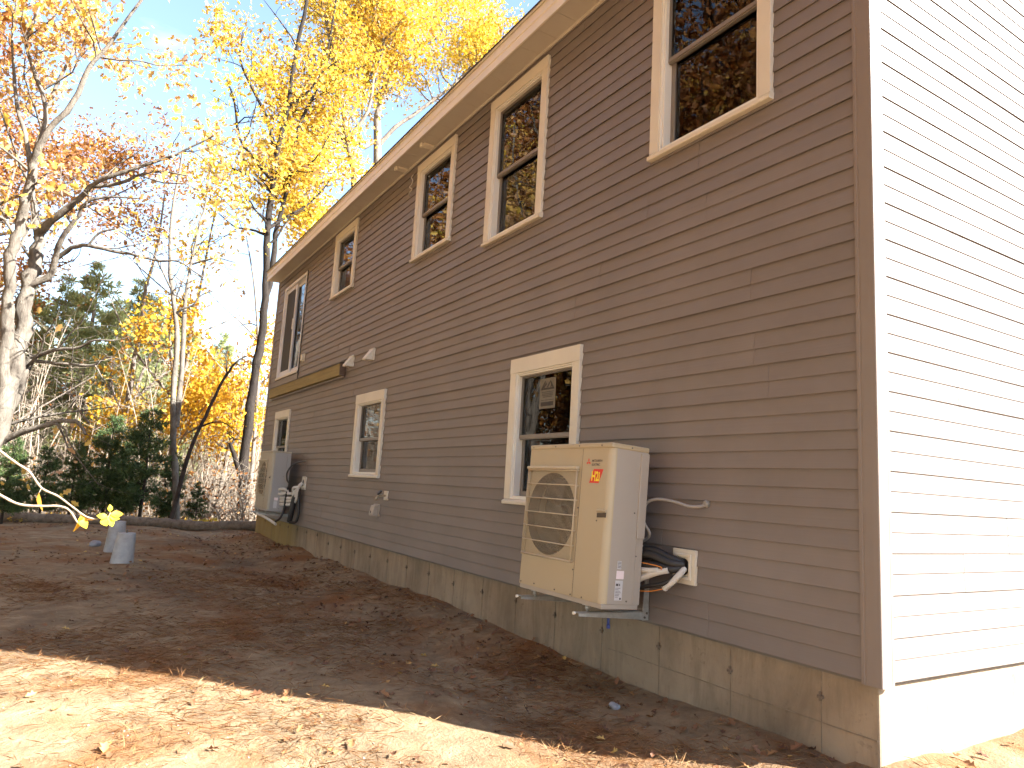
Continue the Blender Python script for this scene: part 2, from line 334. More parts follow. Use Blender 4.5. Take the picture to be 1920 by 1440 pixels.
LIMBS = {
 'LEFT_OAK': [
  ([(-4.49, 10, -0.71), (-4.46, 10, 0.1), (-4.4, 10, 0.97), (-4.31, 10, 1.57), (-4.26, 10, 2.1), (-4.25, 10, 2.64), (-4.25, 10, 3.03), (-4.24, 10, 3.42), (-4.22, 10, 3.75), (-4.23, 10, 4.04)], 0.15, 0.075),
  ([(-4.3, 10, 1.49), (-4.36, 9.93, 2.08), (-4.43, 9.85, 2.74), (-4.44, 9.78, 3.18), (-4.48, 9.7, 3.62), (-4.42, 9.62, 3.98), (-4.41, 9.55, 4.29), (-4.39, 9.48, 4.59), (-4.38, 9.4, 4.89)], 0.085, 0.055),
  ([(-4.38, 9.4, 4.89), (-4.33, 9.29, 5.13), (-4.2, 9.17, 5.43), (-4.02, 9.06, 5.74), (-3.89, 8.94, 6.27), (-3.71, 8.83, 6.62), (-3.37, 8.71, 7.41), (-3.09, 8.6, 8.05)], 0.053, 0.015),
  ([(-4.39, 9.4, 4.78), (-4.54, 9.56, 5.36), (-4.69, 9.72, 5.76), (-4.81, 9.88, 6.33), (-4.93, 10.04, 7.02), (-4.98, 10.2, 8.13)], 0.037, 0.011),
  ([(-4.34, 9.4, 5.11), (-4.35, 9.52, 5.78), (-4.6, 9.64, 6.42), (-4.72, 9.76, 6.85), (-4.64, 9.88, 7.55), (-4.66, 10, 8.33)], 0.037, 0.015),
  ([(-4.23, 10, 4.04), (-4.32, 10.2, 4.43), (-4.42, 10.4, 4.8), (-4.46, 10.6, 5.38), (-4.43, 10.8, 6.36), (-4.18, 11, 7.86), (-4.26, 11.2, 9.12)], 0.056, 0.015),
  ([(-4.23, 10, 4.04), (-4.13, 9.82, 4.2), (-3.98, 9.65, 4.35), (-3.78, 9.48, 4.58), (-3.64, 9.3, 4.76), (-3.43, 9.12, 4.88), (-2.87, 8.95, 5.22), (-2.62, 8.78, 5.35), (-2.25, 8.6, 5.65)], 0.062, 0.011),
  ([(-3.64, 9.4, 4.76), (-3.35, 9.28, 4.84), (-3.04, 9.15, 5.04), (-2.78, 9.02, 5.1), (-2.5, 8.9, 5.07)], 0.031, 0.009),
  ([(-4.24, 10, 3.31), (-4.03, 9.88, 3.45), (-3.97, 9.75, 3.7), (-3.96, 9.62, 3.87), (-3.88, 9.5, 4.06), (-3.77, 9.38, 4.27), (-3.7, 9.25, 4.44), (-3.46, 9.12, 4.55), (-3.07, 9, 4.6)], 0.056, 0.011),
  ([(-3.98, 10, 3.74), (-3.8, 9.83, 3.92), (-3.6, 9.66, 3.96), (-3.3, 9.49, 3.9), (-2.99, 9.31, 3.86), (-2.69, 9.14, 3.79), (-2.46, 8.97, 3.8), (-2.13, 8.8, 3.59)], 0.037, 0.009),
  ([(-3.6, 9.6, 3.94), (-3.49, 9.5, 4.12), (-3.3, 9.4, 4.2), (-3.12, 9.3, 4.09), (-2.89, 9.2, 3.84)], 0.019, 0.007),
  ([(-4.5, 10.4, -0.29), (-4.41, 10.36, 0.82), (-4.36, 10.32, 1.39), (-4.2, 10.28, 1.79), (-4.17, 10.24, 2.1), (-4.1, 10.2, 2.29)], 0.11, 0.06),
  ([(-4.1, 10.2, 2.29), (-3.93, 10.04, 2.37), (-3.76, 9.88, 2.43), (-3.52, 9.72, 2.47), (-3.35, 9.56, 2.58), (-3.11, 9.4, 2.58)], 0.037, 0.009),
  ([(-4.1, 10.2, 2.26), (-3.88, 10.05, 2.24), (-3.65, 9.9, 2.23), (-3.32, 9.75, 2.24), (-3.2, 9.6, 2.34), (-3.08, 9.45, 2.35), (-2.94, 9.3, 2.29)], 0.028, 0.006),
  ([(-3.3, 9.6, 2.22), (-3.19, 9.52, 2.05), (-3.06, 9.45, 1.85), (-2.97, 9.38, 1.71), (-2.88, 9.3, 1.58)], 0.012, 0.005),
  ([(-4.55, 10.2, 0.66), (-4.29, 10.03, 1.06), (-4.06, 9.87, 1.21), (-3.82, 9.7, 1.3), (-3.6, 9.53, 1.39), (-3.41, 9.37, 1.38), (-3.3, 9.2, 1.22)], 0.056, 0.019),
  ([(-4.61, 11, 0.04), (-4.77, 11.1, 2.08), (-4.95, 11.2, 3.89), (-5.1, 11.3, 5.45), (-5.45, 11.4, 7), (-5.54, 11.5, 8.62)], 0.099, 0.022),
 ],
 'YELLOW_OAK': [
  ([(1.36, 22, -0.92), (1.3, 22, 0.6), (1.28, 22, 2.32), (1.31, 22, 4.08), (1.4, 22, 5.17), (1.37, 22, 6.62), (1.27, 22, 8.08), (1.21, 22, 9.01), (1.2, 22, 10.53), (1.27, 22, 11.9), (1.43, 22, 13.54), (1.52, 22, 15.6), (1.67, 22, 17.74), (1.77, 22, 19.71)], 0.165, 0.05),
  ([(1.37, 22, 6.62), (1.51, 22.12, 7.42), (1.54, 22.25, 8.4), (1.58, 22.38, 9.4), (1.88, 22.5, 11.29), (2, 22.62, 13.2), (2.61, 22.75, 15.36), (2.85, 22.88, 17.47), (3.04, 23, 20.32)], 0.11, 0.03),
  ([(1.22, 22, 10.63), (0.52, 21.62, 11.14), (-0.1, 21.25, 11.54), (-0.44, 20.88, 12.55), (-0.79, 20.5, 12.97)], 0.07, 0.02),
  ([(1.27, 22, 11.51), (0.84, 22.38, 13.1), (0.25, 22.75, 14.28), (-0.15, 23.12, 15.33), (-0.12, 23.5, 16.59)], 0.07, 0.02),
  ([(1.18, 22, 10.33), (0.42, 21.67, 10.56), (-0.14, 21.33, 10.5), (-0.83, 21, 10.49)], 0.05, 0.015),
  ([(1.31, 22, 0.51), (0.95, 21.85, 1.26), (0.74, 21.7, 1.75)], 0.1, 0.05),
  ([(1.2, 22, 8.81), (0.73, 22.33, 8.98), (0.26, 22.67, 9.06), (-0.24, 23, 9.51)], 0.05, 0.015),
  ([(1.21, 22, 9.01), (1.89, 22.3, 9.75), (2.56, 22.6, 10.41), (3.23, 22.9, 11.41), (3.81, 23.2, 12.75)], 0.06, 0.015),
  ([(1.25, 22, 10.83), (1.86, 21.67, 11.17), (2.36, 21.33, 11.59), (2.73, 21, 12.55)], 0.05, 0.015),
  ([(1.21, 22, 9.19), (0.71, 21.67, 9.43), (0.36, 21.33, 9.69), (0.03, 21, 9.85)], 0.04, 0.015),
  ([(1.43, 22, 13.54), (2.02, 21.67, 14.2), (2.41, 21.33, 14.98), (2.84, 21, 15.38)], 0.05, 0.015),
 ],
 'MAPLE_A': [
  ([(6.37, 25, -0.95), (5.83, 25, 5.01), (5.18, 25, 11.09), (4.94, 25, 13.23), (4.61, 25, 14.15), (4.49, 25, 14.51), (4.07, 25, 16.31), (3.42, 25, 18.43), (2.78, 25, 20.54)], 0.22, 0.06),
  ([(4.49, 25, 14.51), (5.18, 24.8, 15.9), (5.22, 24.6, 17.24), (5.46, 24.4, 18.92), (4.78, 24.2, 20.46), (5, 24, 22.4)], 0.09, 0.03),
  ([(4.61, 25, 14.15), (3.88, 25.4, 15.01), (3.07, 25.8, 15.39), (2.65, 26.2, 16.37)], 0.07, 0.02),
  ([(4.96, 25, 13.1), (4.07, 24.6, 12.58), (3.17, 24.2, 11.85), (2.36, 23.8, 10.75)], 0.06, 0.015),
  ([(4.76, 25, 13.73), (3.78, 25.4, 13.7), (3.04, 25.8, 13.52), (2.54, 26.2, 13.06)], 0.05, 0.015),
  ([(5.14, 25, 11.54), (4.39, 25.33, 11.68), (3.86, 25.67, 11.41), (3.35, 26, 10.93)], 0.05, 0.015),
 ],
 'MAPLE_B': [
  ([(8.23, 27, -1.05), (7.56, 27, 5.46), (6.83, 27, 12.11), (6.39, 27, 15.97), (6.39, 27, 17.67), (6.8, 27, 19.82), (7.01, 27, 22.06), (7.3, 27, 24.96)], 0.24, 0.07),
  ([(6.47, 27, 15.66), (7.08, 26.7, 16.63), (8.17, 26.4, 17.78), (9.55, 26.1, 19.33), (10.69, 25.8, 20.98), (12.2, 25.5, 22.54)], 0.11, 0.03),
  ([(6.38, 27, 17.82), (5.61, 27.5, 19.36), (5.1, 28, 21.29), (4.77, 28.5, 23.91)], 0.08, 0.03),
  ([(6.8, 27, 19.82), (8.62, 27.5, 21.9), (10.2, 28, 23.41), (11.91, 28.5, 25.01)], 0.07, 0.02),
  ([(6.39, 27, 15.97), (5.59, 26.75, 15.28), (5.48, 26.5, 17.12), (5.45, 26.25, 18.91), (5.43, 26, 20.81)], 0.08, 0.03),
 ],
 'TWIN_TREE': [
  ([(-0.98, 18, -0.59), (-1.11, 18, 0.55), (-1.28, 18, 1.49), (-1.42, 18, 2.72), (-1.48, 18, 4.12), (-1.71, 18, 5.22), (-1.89, 18, 6.05), (-1.96, 18, 6.9), (-1.99, 18, 7.78), (-1.94, 18, 8.69), (-1.93, 18, 9.45)], 0.095, 0.02),
  ([(-1.26, 18, 1.9), (-1.29, 18.04, 3.3), (-1.38, 18.09, 4.72), (-1.41, 18.13, 5.59), (-1.37, 18.17, 6.2), (-1.3, 18.21, 7.28), (-1.19, 18.26, 8.08), (-1.17, 18.3, 9.03)], 0.075, 0.015),
  ([(-1.59, 18, 4.81), (-1.5, 17.88, 4.95), (-1.25, 17.75, 5.08), (-1.12, 17.62, 5.33), (-0.83, 17.5, 5.5)], 0.04, 0.012),
  ([(-1.37, 18, 6.23), (-1.08, 17.8, 6.35), (-0.79, 17.6, 6.42), (-0.41, 17.4, 6.34)], 0.03, 0.01),
  ([(-1.8, 18, 5.49), (-2.05, 17.8, 5.82), (-2.29, 17.6, 6.14), (-2.66, 17.4, 6.26)], 0.03, 0.01),
 ],
 'LEANING': [
  ([(-1.25, 17, -0.59), (-1.13, 17, 0.31), (-1, 17, 1.23), (-0.73, 17, 2.18), (-0.48, 17, 2.95), (-0.3, 17, 3.39), (-0.11, 17, 3.69), (0.08, 17, 3.82)], 0.06, 0.02),
  ([(-0.48, 17, 2.95), (-0.34, 17.07, 3.32), (-0.39, 17.13, 3.71), (-0.36, 17.2, 4.03)], 0.028, 0.01),
  ([(-0.83, 17, 1.9), (-0.54, 16.93, 2.03), (-0.24, 16.87, 2.02), (0.11, 16.8, 1.71)], 0.022, 0.008),
 ],
 'SLIM': [
  ([(1.58, 27, -1.19), (1.44, 27, 0.51), (1.27, 27, 2.54), (1.11, 27, 4.6), (0.92, 27, 6.69)], 0.1, 0.02),
  ([(1.35, 27, 1.31), (1.56, 27, 2.56), (1.72, 27, 3.84)], 0.05, 0.01),
 ],
}

# ================================================================ GROUND
def ground_z(x, y):
    x = np.asarray(x, float); y = np.asarray(y, float)
    z = -.475 + .03 * (vnoise(x, y, .35) - .5) + .024 * (vnoise(x + 9, y, 1.1) - .5) + .026 * (vnoise(x, y + 5, 2.7) - .5) + .016 * (vnoise(x, y, 7) - .5)
    # loose soil banked against the foundation, uneven
    d = np.where(y > -.3, np.clip(-x, 0, 9), 9.)
    z += (.06 + .09 * (vnoise(x * 0 + 3, y, 1.3) - .45)) * np.exp(-(d / .38) ** 2)
    z -= .045 * np.exp(-((d - .95) / .3) ** 2)                         # shallow drip trench
    d2 = np.where(x > 0, np.abs(y), 9.); z += .05 * np.exp(-(d2 / .4) ** 2) * (y < .2)
    t = np.clip((y - 16.5) / 6, 0, 1); z -= .40 * t * t * (3 - 2 * t)
    t = np.clip((y - 24) / 40, 0, 1); z -= .9 * t
    t = np.clip((-x - 9) / 25, 0, 1); z -= .5 * t
    far = np.clip((np.hypot(x, y) - 30) / 60, 0, 1); z += far * 1.2 * (vnoise(x, y, .03) - .5)
    return z

def axis(parts):
    out = []
    for a, b, n in parts: out += list(np.linspace(a, b, n, endpoint=False))
    return np.array(out + [parts[-1][1]])
gx = axis([(-400, -60, 12), (-60, -14, 24), (-14, -6, 40), (-6, .4, 190), (.4, 3, 40), (3, 14, 20), (14, 60, 12), (60, 400, 10)])
gy = axis([(-200, -20, 10), (-20, -3, 20), (-3, .5, 50), (.5, 8, 200), (8, 20, 170), (20, 34, 50), (34, 80, 30), (80, 900, 24)])
X, Y = np.meshgrid(gx, gy); Z = ground_z(X, Y)
nx, ny = len(gx), len(gy); idx = np.arange(nx * ny).reshape(ny, nx)
F = np.stack([idx[:-1, :-1], idx[:-1, 1:], idx[1:, 1:], idx[1:, :-1]], -1).reshape(-1, 4)
me = bpy.data.meshes.new('ground'); me.from_pydata(np.stack([X, Y, Z], -1).reshape(-1, 3).tolist(), [], F.tolist())
me.polygons.foreach_set('use_smooth', [True] * len(F)); me.materials.append(M['soil']); me.update()
tag(link('ground', me), kind='structure')

# ================================================================ HOUSE
C = .1016                      # one siding course (4 inches)
LEN = 13.62; WID = 8.6         # long wall along +Y, gable wall along +X
TOP = 5.02                     # soffit level
house = empty('house', (0, 0, -.45), 'two-storey house with taupe lap siding, concrete foundation and cream window trim', 'house')

# window openings on the long wall: outer casing y0, y1, z0, z1
WIN = [(.61, 1.69, 3.27, 4.91), (3.14, 4.22, 3.29, 4.91), (5.06, 6.14, 3.60, 4.91), (8.46, 9.56, 3.79, 4.93),
       (2.44, 3.50, .68, 2.00), (6.67, 7.77, .85, 2.02), (11.50, 12.62, .78, 2.07)]
DOOR = (11.28, 12.94, 2.76, 4.72)
CAS = .095                     # casing width
HOLES = [(a + CAS * .5, b - CAS * .5, c + .03, d - CAS * .5) for a, b, c, d in WIN] + [(DOOR[0] + .02, DOOR[1] - .02, DOOR[2] + .02, DOOR[3] - .02)]

# sheathing behind the siding, with the openings cut out (a closed dark house behind the panes)
def holed_wall(mb, x, y0, y1, z0, z1, holes):
    ys = sorted({y0, y1, *[v for h in holes for v in h[:2]]}); zs = sorted({z0, z1, *[v for h in holes for v in h[2:]]})
    for i in range(len(ys) - 1):
        for j in range(len(zs) - 1):
            cy, cz = (ys[i] + ys[i + 1]) / 2, (zs[j] + zs[j + 1]) / 2
            if any(h[0] < cy < h[1] and h[2] < cz < h[3] for h in holes): continue
            mb.poly([(x, ys[i], zs[j]), (x, ys[i], zs[j + 1]), (x, ys[i + 1], zs[j + 1]), (x, ys[i + 1], zs[j])])
m = MB(); holed_wall(m, .012, .012, LEN, -.02, TOP + .2, HOLES)
m.poly([(.012, .012, -.02), (WID, .012, -.02), (WID, .012, TOP + .2), (.012, .012, TOP + .2)])
m.poly([(.012, LEN, -.02), (WID, LEN, -.02), (WID, LEN, TOP + .2), (.012, LEN, TOP + .2)])
m.poly([(WID, .012, -.02), (WID, LEN, -.02), (WID, LEN, TOP + .2), (WID, .012, TOP + .2)])
for z in (-.02, 2.45, TOP + .19): m.poly([(.012, .012, z), (WID, .012, z), (WID, LEN, z), (.012, LEN, z)])
m.poly([(4.2, .012, -.02), (4.2, LEN, -.02), (4.2, LEN, TOP + .2), (4.2, .012, TOP + .2)])
m.build('sheathing', M['room'], house)

# --- lap siding: every panel is two courses; long wall is axis 'y' on plane x = 0, gable wall axis 'x' on plane y = 0
def course_profile(z0, z1, zlo, zhi, butt, lift):
    """(out, z) points of the face of one course clipped to zlo..zhi; out is distance in front of the wall"""
    f = lambda z: butt + (.0035 - butt) * (z - z0) / (z1 - z0)
    return [(f(zlo) + lift, zlo), (f((zlo + zhi) / 2) + lift + .0005, (zlo + zhi) / 2), (f(zhi) + lift, zhi)]

def siding_piece(axis, a, b, row, holes, lift, rnd):
    mb = MB(); 
    cuts = sorted({a, b, *[v for h in holes for v in h[:2] if a < v < b]})
    n = 0
    for s in range(2):
        z0 = (row * 2 + s) * C; z1 = z0 + C; butt = (.0165 if s == 0 else .0125) if axis == 'y' else (.0112 if s == 0 else .0092)
        for i in range(len(cuts) - 1):
            u0, u1 = cuts[i], cuts[i + 1]; cu = (u0 + u1) / 2
            spans = [(z0, min(z1, TOP + .05))]
            for h in holes:
                if h[0] < cu < h[1]:
                    new = []
                    for p, q in spans:
                        if h[2] >= q or h[3] <= p: new.append((p, q)); continue
                        if h[2] > p: new.append((p, h[2]))
                        if h[3] < q: new.append((h[3], q))
                    spans = new
            for p, q in spans:
                if q - p < .004: continue
                prof = course_profile(z0, z1, p, q, butt, lift)
                k = max(1, int((u1 - u0) / .6))
                us = np.linspace(u0, u1, k + 1)
                jw = .0009 if axis == 'y' else .0002; wav = [rnd.uniform(-jw, jw) for _ in us]; sag = [rnd.uniform(-jw, jw) for _ in us]
                for j in range(k):
                    def pt(o, z, jj):
                        o += wav[jj]; z += sag[jj]
                        return (-o, us[jj], z) if axis == 'y' else (us[jj], -o, z)
                    quads = [[pt(*prof[0], j), pt(*prof[1], j), pt(*prof[1], j + 1), pt(*prof[0], j + 1)],
                             [pt(*prof[1], j), pt(*prof[2], j), pt(*prof[2], j + 1), pt(*prof[1], j + 1)]]
                    if abs(p - z0) < 1e-6:                               # the butt edge: rounded nose and shadowed underside
                        lo = (prof[0][0] - .002, z0 - .0025); back = (.0, z0 + (.004 if s else .006))
                        quads += [[pt(*lo, j), pt(*prof[0], j), pt(*prof[0], j + 1), pt(*lo, j + 1)],
                                  [pt(*back, j), pt(*lo, j), pt(*lo, j + 1), pt(*back, j + 1)]]
                    for qd in quads: mb.poly(qd if axis == 'y' else qd[::-1])
                    n += 1
                # visible end edge of the lapped panel
                for jj in (0, k):
                    pass
    # end returns (panel thickness at the laps)
    for u in (a, b):
        for s in range(2):
            z0 = (row * 2 + s) * C; z1 = min(z0 + C, TOP + .05); butt = (.0165 if s == 0 else .0125) if axis == 'y' else (.0112 if s == 0 else .0092)
            if z1 - z0 < .01: continue
            if any(h[0] < u < h[1] and not (h[2] > z1 or h[3] < z0) for h in holes): continue
            f0, f1 = butt + lift, .0035 + lift
            q = [(-f0, u, z0), (-f1, u, z1), (0, u, z1), (0, u, z0)]
            if axis == 'x': q = [(p[1], p[0], p[2]) for p in q]
            mb.poly(q)
    return mb if n else None

rs = random.Random(11)
rows = 25
starts = [1.1, 2.6, .55, 3.1, 1.75, 2.2, .9, 2.95, 1.4]
LEDGER = (8.46, 13.12, 2.385, 2.575)
for r in range(rows):
    s0 = starts[(r * 4 + r // 5) % 9] + rs.uniform(-.15, .15)
    js = [.065]; u = s0
    while u < LEN - .5: js.append(u); u += 3.66 - .05
    js.append(LEN - .055)
    hs = [h for h in HOLES if h[3] > r * 2 * C and h[2] < (r * 2 + 2) * C]
    full = sorted([h for h in hs if h[2] <= r * 2 * C + 1e-3 and h[3] >= min((r * 2 + 2) * C, TOP) - 1e-3])
    for i in range(len(js) - 1):
        a, b = js[i] - (.014 if i else 0), js[i + 1] + (.014 if i < len(js) - 2 else 0)
        # a window that swallows the whole row cuts the panel in two pieces
        segs = [(a, b)]
        for h in full:
            new = []
            for p, q in segs:
                if h[1] <= p or h[0] >= q: new.append((p, q)); continue
                if h[0] > p: new.append((p, h[0]))
                if h[1] < q: new.append((h[1], q))
            segs = new
        for p, q in segs:
            if q - p < .01: continue
            mb = siding_piece('y', p, q, r, hs, .0024 if i % 2 else 0, rs)
            if mb: mb.build('siding_panel', M['siding'], house)
    s1 = [2.4, 1.3, 3.0, 1.85, .8][(r * 2) % 5]
    for a, b, lf in ((.065, s1, 0), (s1 - .015, s1 + 3.6, .0014), (s1 + 3.585, WID - .06, 0)):
        mb = siding_piece('x', a, b, r, [], lf, rs)
        if mb: mb.build('siding_panel', M['siding'], house)

# corner posts: two faces with a rounded nose and the channel that hides the panel ends
def corner_post(y, sgn, name='corner_post'):
    o = .024; w = .088; q = []
    arc = [(-o + .008 * (1 - math.cos(a)), -o + .008 * (1 - math.sin(a))) for a in np.linspace(0, math.pi / 2, 6)]
    prof = [(0, w), (-.010, w), (-.020, w - .004), (-.0215, w - .02), (-.0195, w - .023), (-.0195, w - .03), (-.022, w - .033), (-o, .01)]
    prof += arc
    prof += [(p[1], p[0]) for p in reversed(prof[:8])]
    prof = [(p[0], y + sgn * p[1]) for p in prof] + [(0, y)]
    MB().prism(prof, 'z', -.018, TOP + .16).build(name, M['post'], house)
corner_post(0, 1); corner_post(LEN, -1)
# plain far and rear walls, gable triangles
m = MB(); RZ = 7.45; RX = WID / 2
m.poly([(0, 0, TOP + .05), (WID, 0, TOP + .05), (RX, 0, RZ)]); m.build('gable_wall', M['siding'], house)
m = MB(); m.poly([(0, LEN, -.02), (WID, LEN, -.02), (WID, LEN, TOP + .1), (RX, LEN, RZ), (0, LEN, TOP + .1)]); m.build('gable_wall', M['siding'], house)
m = MB(); m.poly([(WID + .01, 0, -.02), (WID + .01, LEN, -.02), (WID + .01, LEN, TOP + .1), (WID + .01, 0, TOP + .1)]); m.build('rear_wall', M['siding'], house)

# eaves
EX = -.275
m = MB(); n = int((LEN + .1) / .305) + 1
for i in range(n):                                                      # soffit strips with a shallow V groove between them
    a = -.02 + i * .305; b = min(a + .303, LEN + .04)
    m.box(EX + .012, -.012, a, b, TOP - .004, TOP + .01)
m.build('soffit', M['soffit'], house, .003)
MB().prism([(-.024, TOP - .03), (-.002, TOP - .03), (-.002, TOP - .0045), (-.03, TOP - .0045)], 'y', .075, LEN - .07).build('frieze_channel', M['soffit'], house)
MB().prism([(EX, TOP - .02), (EX + .018, TOP - .02), (EX + .018, TOP - .0045), (EX + .03, TOP - .0045), (EX + .03, TOP + .17), (EX - .008, TOP + .17), (EX - .008, TOP + .075), (EX, TOP + .065)], 'y', -.04, LEN + .06).build('fascia', M['fascia'], house, .002)
MB().prism([(EX - .016, TOP + .168), (EX + .05, TOP + .2), (EX + .05, TOP + .208), (EX - .024, TOP + .19), (EX - .024, TOP + .168)], 'y', -.05, LEN + .07).build('drip_edge', M['fascia'], house)
def roof_z(x): return TOP + .2 + (x - EX) * (RZ + .12 - TOP - .2) / (RX - EX)
MB().prism([(EX - .035, roof_z(EX - .035) + .004), (RX, roof_z(RX) + .004), (RX, roof_z(RX) + .04), (EX - .036, roof_z(EX - .036) + .016)], 'y', -.06, LEN + .08).build('roof', M['shingle'], house)
MB().prism([(2 * RX - EX, TOP + .204), (RX + .001, roof_z(RX) + .004), (RX + .001, roof_z(RX) + .04), (2 * RX - EX, TOP + .24)], 'y', -.06, LEN + .08).build('roof', M['shingle'], house)
for y in (5.72, 6.55):                                                  # two small mounting blocks under the soffit
    m = MB().box(-.175, -.03, y - .05, y + .05, TOP - .03, TOP - .0045); m.box(-.205, -.175, y - .03, y + .03, TOP - .055, TOP - .0045)
    m.build('soffit_block', M['fascia'], house, .004)

# foundation with form seams and snapped ties
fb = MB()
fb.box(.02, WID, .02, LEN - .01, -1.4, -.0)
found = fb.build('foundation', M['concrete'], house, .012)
tie_y = [.33 + .592 * i for i in range(23)]
for i, y in enumerate(tie_y):
    dz = rs.uniform(-.012, .012); z = -.15 - .0 + dz if y < 9 else -.09 + dz
    if y < LEN - .15:
        m = MB(); m.obox((.016, y, z), (.014, 0, 0), (0, .014, 0), (0, 0, .007))
        m.obox((.017, y + rs.uniform(-.004, .004), z + .002), (.007, 0, 0), (0, .006, 0), (0, 0, .022))
        m.build('form_tie', M['tie'], found)
    if i % 1 == 0 and .1 < y < LEN - .2:
        w = rs.choice([.0010, .0016, .0022])
        m = MB(); a = -.01; pts = []
        for k in range(9): pts.append((.0195, y + .002 * rs.uniform(-1, 1), a - k * .075))
        for p, q in zip(pts[:-1], pts[1:]):
            m.poly([(p[0] - .001, p[1] - w, p[2]), (p[0] - .004, p[1], p[2]), (q[0] - .004, q[1], q[2]), (q[0] - .001, q[1] - w, q[2])])
            m.poly([(p[0] - .004, p[1], p[2]), (p[0] - .001, p[1] + w, p[2]), (q[0] - .001, q[1] + w, q[2]), (q[0] - .004, q[1], q[2])])
        m.build('form_seam', M['seam'], found)
m = MB()
for k in range(20):
    y0, y1 = .03 + k * .1, .03 + (k + 1) * .1
    m.box(.0165, .021, y0, y1, -.272 - .0015 * math.sin(k), -.268 - .0015 * math.sin(k))
m.build('form_line', M['seam'], found)

# ---------------------------------------------------------------- windows
def ring(mb, x0, x1, y0, y1, z0, z1, w, wt=None, wb=None):
    wt = wt or w; wb = wb or w
    mb.box(x0, x1, y0, y0 + w, z0, z1); mb.box(x0, x1, y1 - w, y1, z0, z1)
    mb.box(x0, x1, y0 + w, y1 - w, z1 - wt, z1); mb.box(x0, x1, y0 + w, y1 - w, z0, z0 + wb)

def build_window(y0, y1, z0, z1, label, lower):
    hd = .135 if lower else .115
    m = MB()
    m.box(-.040, -.001, y0, y0 + CAS, z0 + .046, z1 - hd); m.box(-.040, -.001, y1 - CAS, y1, z0 + .046, z1 - hd)
    m.box(-.043, -.001, y0 - .002, y1 + .002, z1 - hd, z1)
    w = m.build('window', M['trim'], house, .003); tag(w, label)
    # sloped sill with a drip lip
    MB().prism([(-.002, z0), (-.052, z0), (-.058, z0 + .006), (-.058, z0 + .030), (-.03, z0 + .046), (.03, z0 + .052), (.03, z0)], 'y', y0 - .006, y1 + .006).build('sill', M['trim'], w, .002)
    a, b, c, d = y0 + CAS, y1 - CAS, z0 + .048, z1 - hd
    m = MB(); ring(m, -.018, .09, a, b, c, d, .028); ring(m, -.032, -.0185, a, b, c, d, .014); m.build('window_frame', M['vinyl'], w, .002)
    a += .0282; b -= .0282; c += .0282; d -= .0282; mid = c + (d - c) * .485
    m = MB(); ring(m, .020, .045, a, b, mid - .022, d, .014, .016, .044); us = m.build('upper_sash', M['sash'], w, .002)
    m = MB(); ring(m, .012, .0198, a + .002, b - .002, mid - .012, d - .002, .007, .007, .03); m.build('glazing_bead', M['sash'], w)
    m = MB(); ring(m, .050, .078, a, b, c, mid + .02, .040, .03, .045); ls = m.build('lower_sash', M['sash'], w, .002)
    MB().box(.030, .034, a + .012, b - .012, mid + .018, d - .014).build('pane', M['glass'], us)
    MB().box(.062, .066, a + .036, b - .036, c + .04, mid - .008).build('pane', M['glass'], ls)
    return w, (a, b, c, d, mid)

names = ['near upper window above the large heat pump, cut by the top of the picture',
         'tall upper window, second from the near corner', 'upper window in the middle, below the soffit blocks',
         'small upper window nearest the sliding door', 'lower window half hidden behind the large heat pump, sticker on its glass',
         'lower window above the hose faucet', 'small lower window behind the far heat pump']
winfo = []
for i, (w, nm) in enumerate(zip(WIN, names)): winfo.append(build_window(*w, nm, i >= 4))
# manufacturer's sticker left on the lower window
w, (a, b, c, d, mid) = winfo[4]
sy0, sy1, sz0, sz1 = a + (b - a) * .36, a + (b - a) * .655, mid + .24, d - .05
m = MB(); m.box(.0275, .0292, sy0, sy1, sz0, sz1); st = m.build('sticker', M['sticker'], w)
cy = (sy0 + sy1) / 2; hh = sz1 - sz0; ww = sy1 - sy0
m = MB()
def flat(pts, x): m.poly([(x, y, z) for y, z in pts])
sx = .0268
E0 = sz0 + hh * .62
for q in ([(.36, 0), (.44, 0), (.18, .30), (.12, .27)], [(-.36, 0), (-.44, 0), (-.18, .30), (-.12, .27)], [(-.42, 0), (.42, 0), (.36, .06), (-.36, .06)],
          [(.22, .06), (.30, .07), (.10, .24), (.05, .18)], [(-.02, .07), (.06, .07), (-.10, .26), (-.14, .20)], [(-.24, .07), (-.16, .07), (-.26, .18), (-.30, .15)]):
    flat([(cy + p[0] * ww, E0 + p[1] * hh) for p in q], sx)
for k, (wd, zz) in enumerate([(.8, .53), (.7, .47), (.75, .42), (.6, .37)]):
    n = 7
    for j in range(n):
        y0 = cy - ww * wd / 2 + j * ww * wd / n
        flat([(y0, sz0 + hh * zz), (y0 + ww * wd / n * .72, sz0 + hh * zz), (y0 + ww * wd / n * .72, sz0 + hh * (zz + .03)), (y0, sz0 + hh * (zz + .03))], sx)
flat([(cy - ww * .42, sz0 + hh * .27), (cy + ww * .42, sz0 + hh * .27), (cy + ww * .42, sz0 + hh * .285), (cy - ww * .42, sz0 + hh * .285)], sx)
flat([(cy - ww * .4, sz0 + hh * .08), (cy + ww * .4, sz0 + hh * .08), (cy + ww * .4, sz0 + hh * .22), (cy - ww * .4, sz0 + hh * .22)], sx)
m.build('sticker_print', M['sticker_ink'], st)

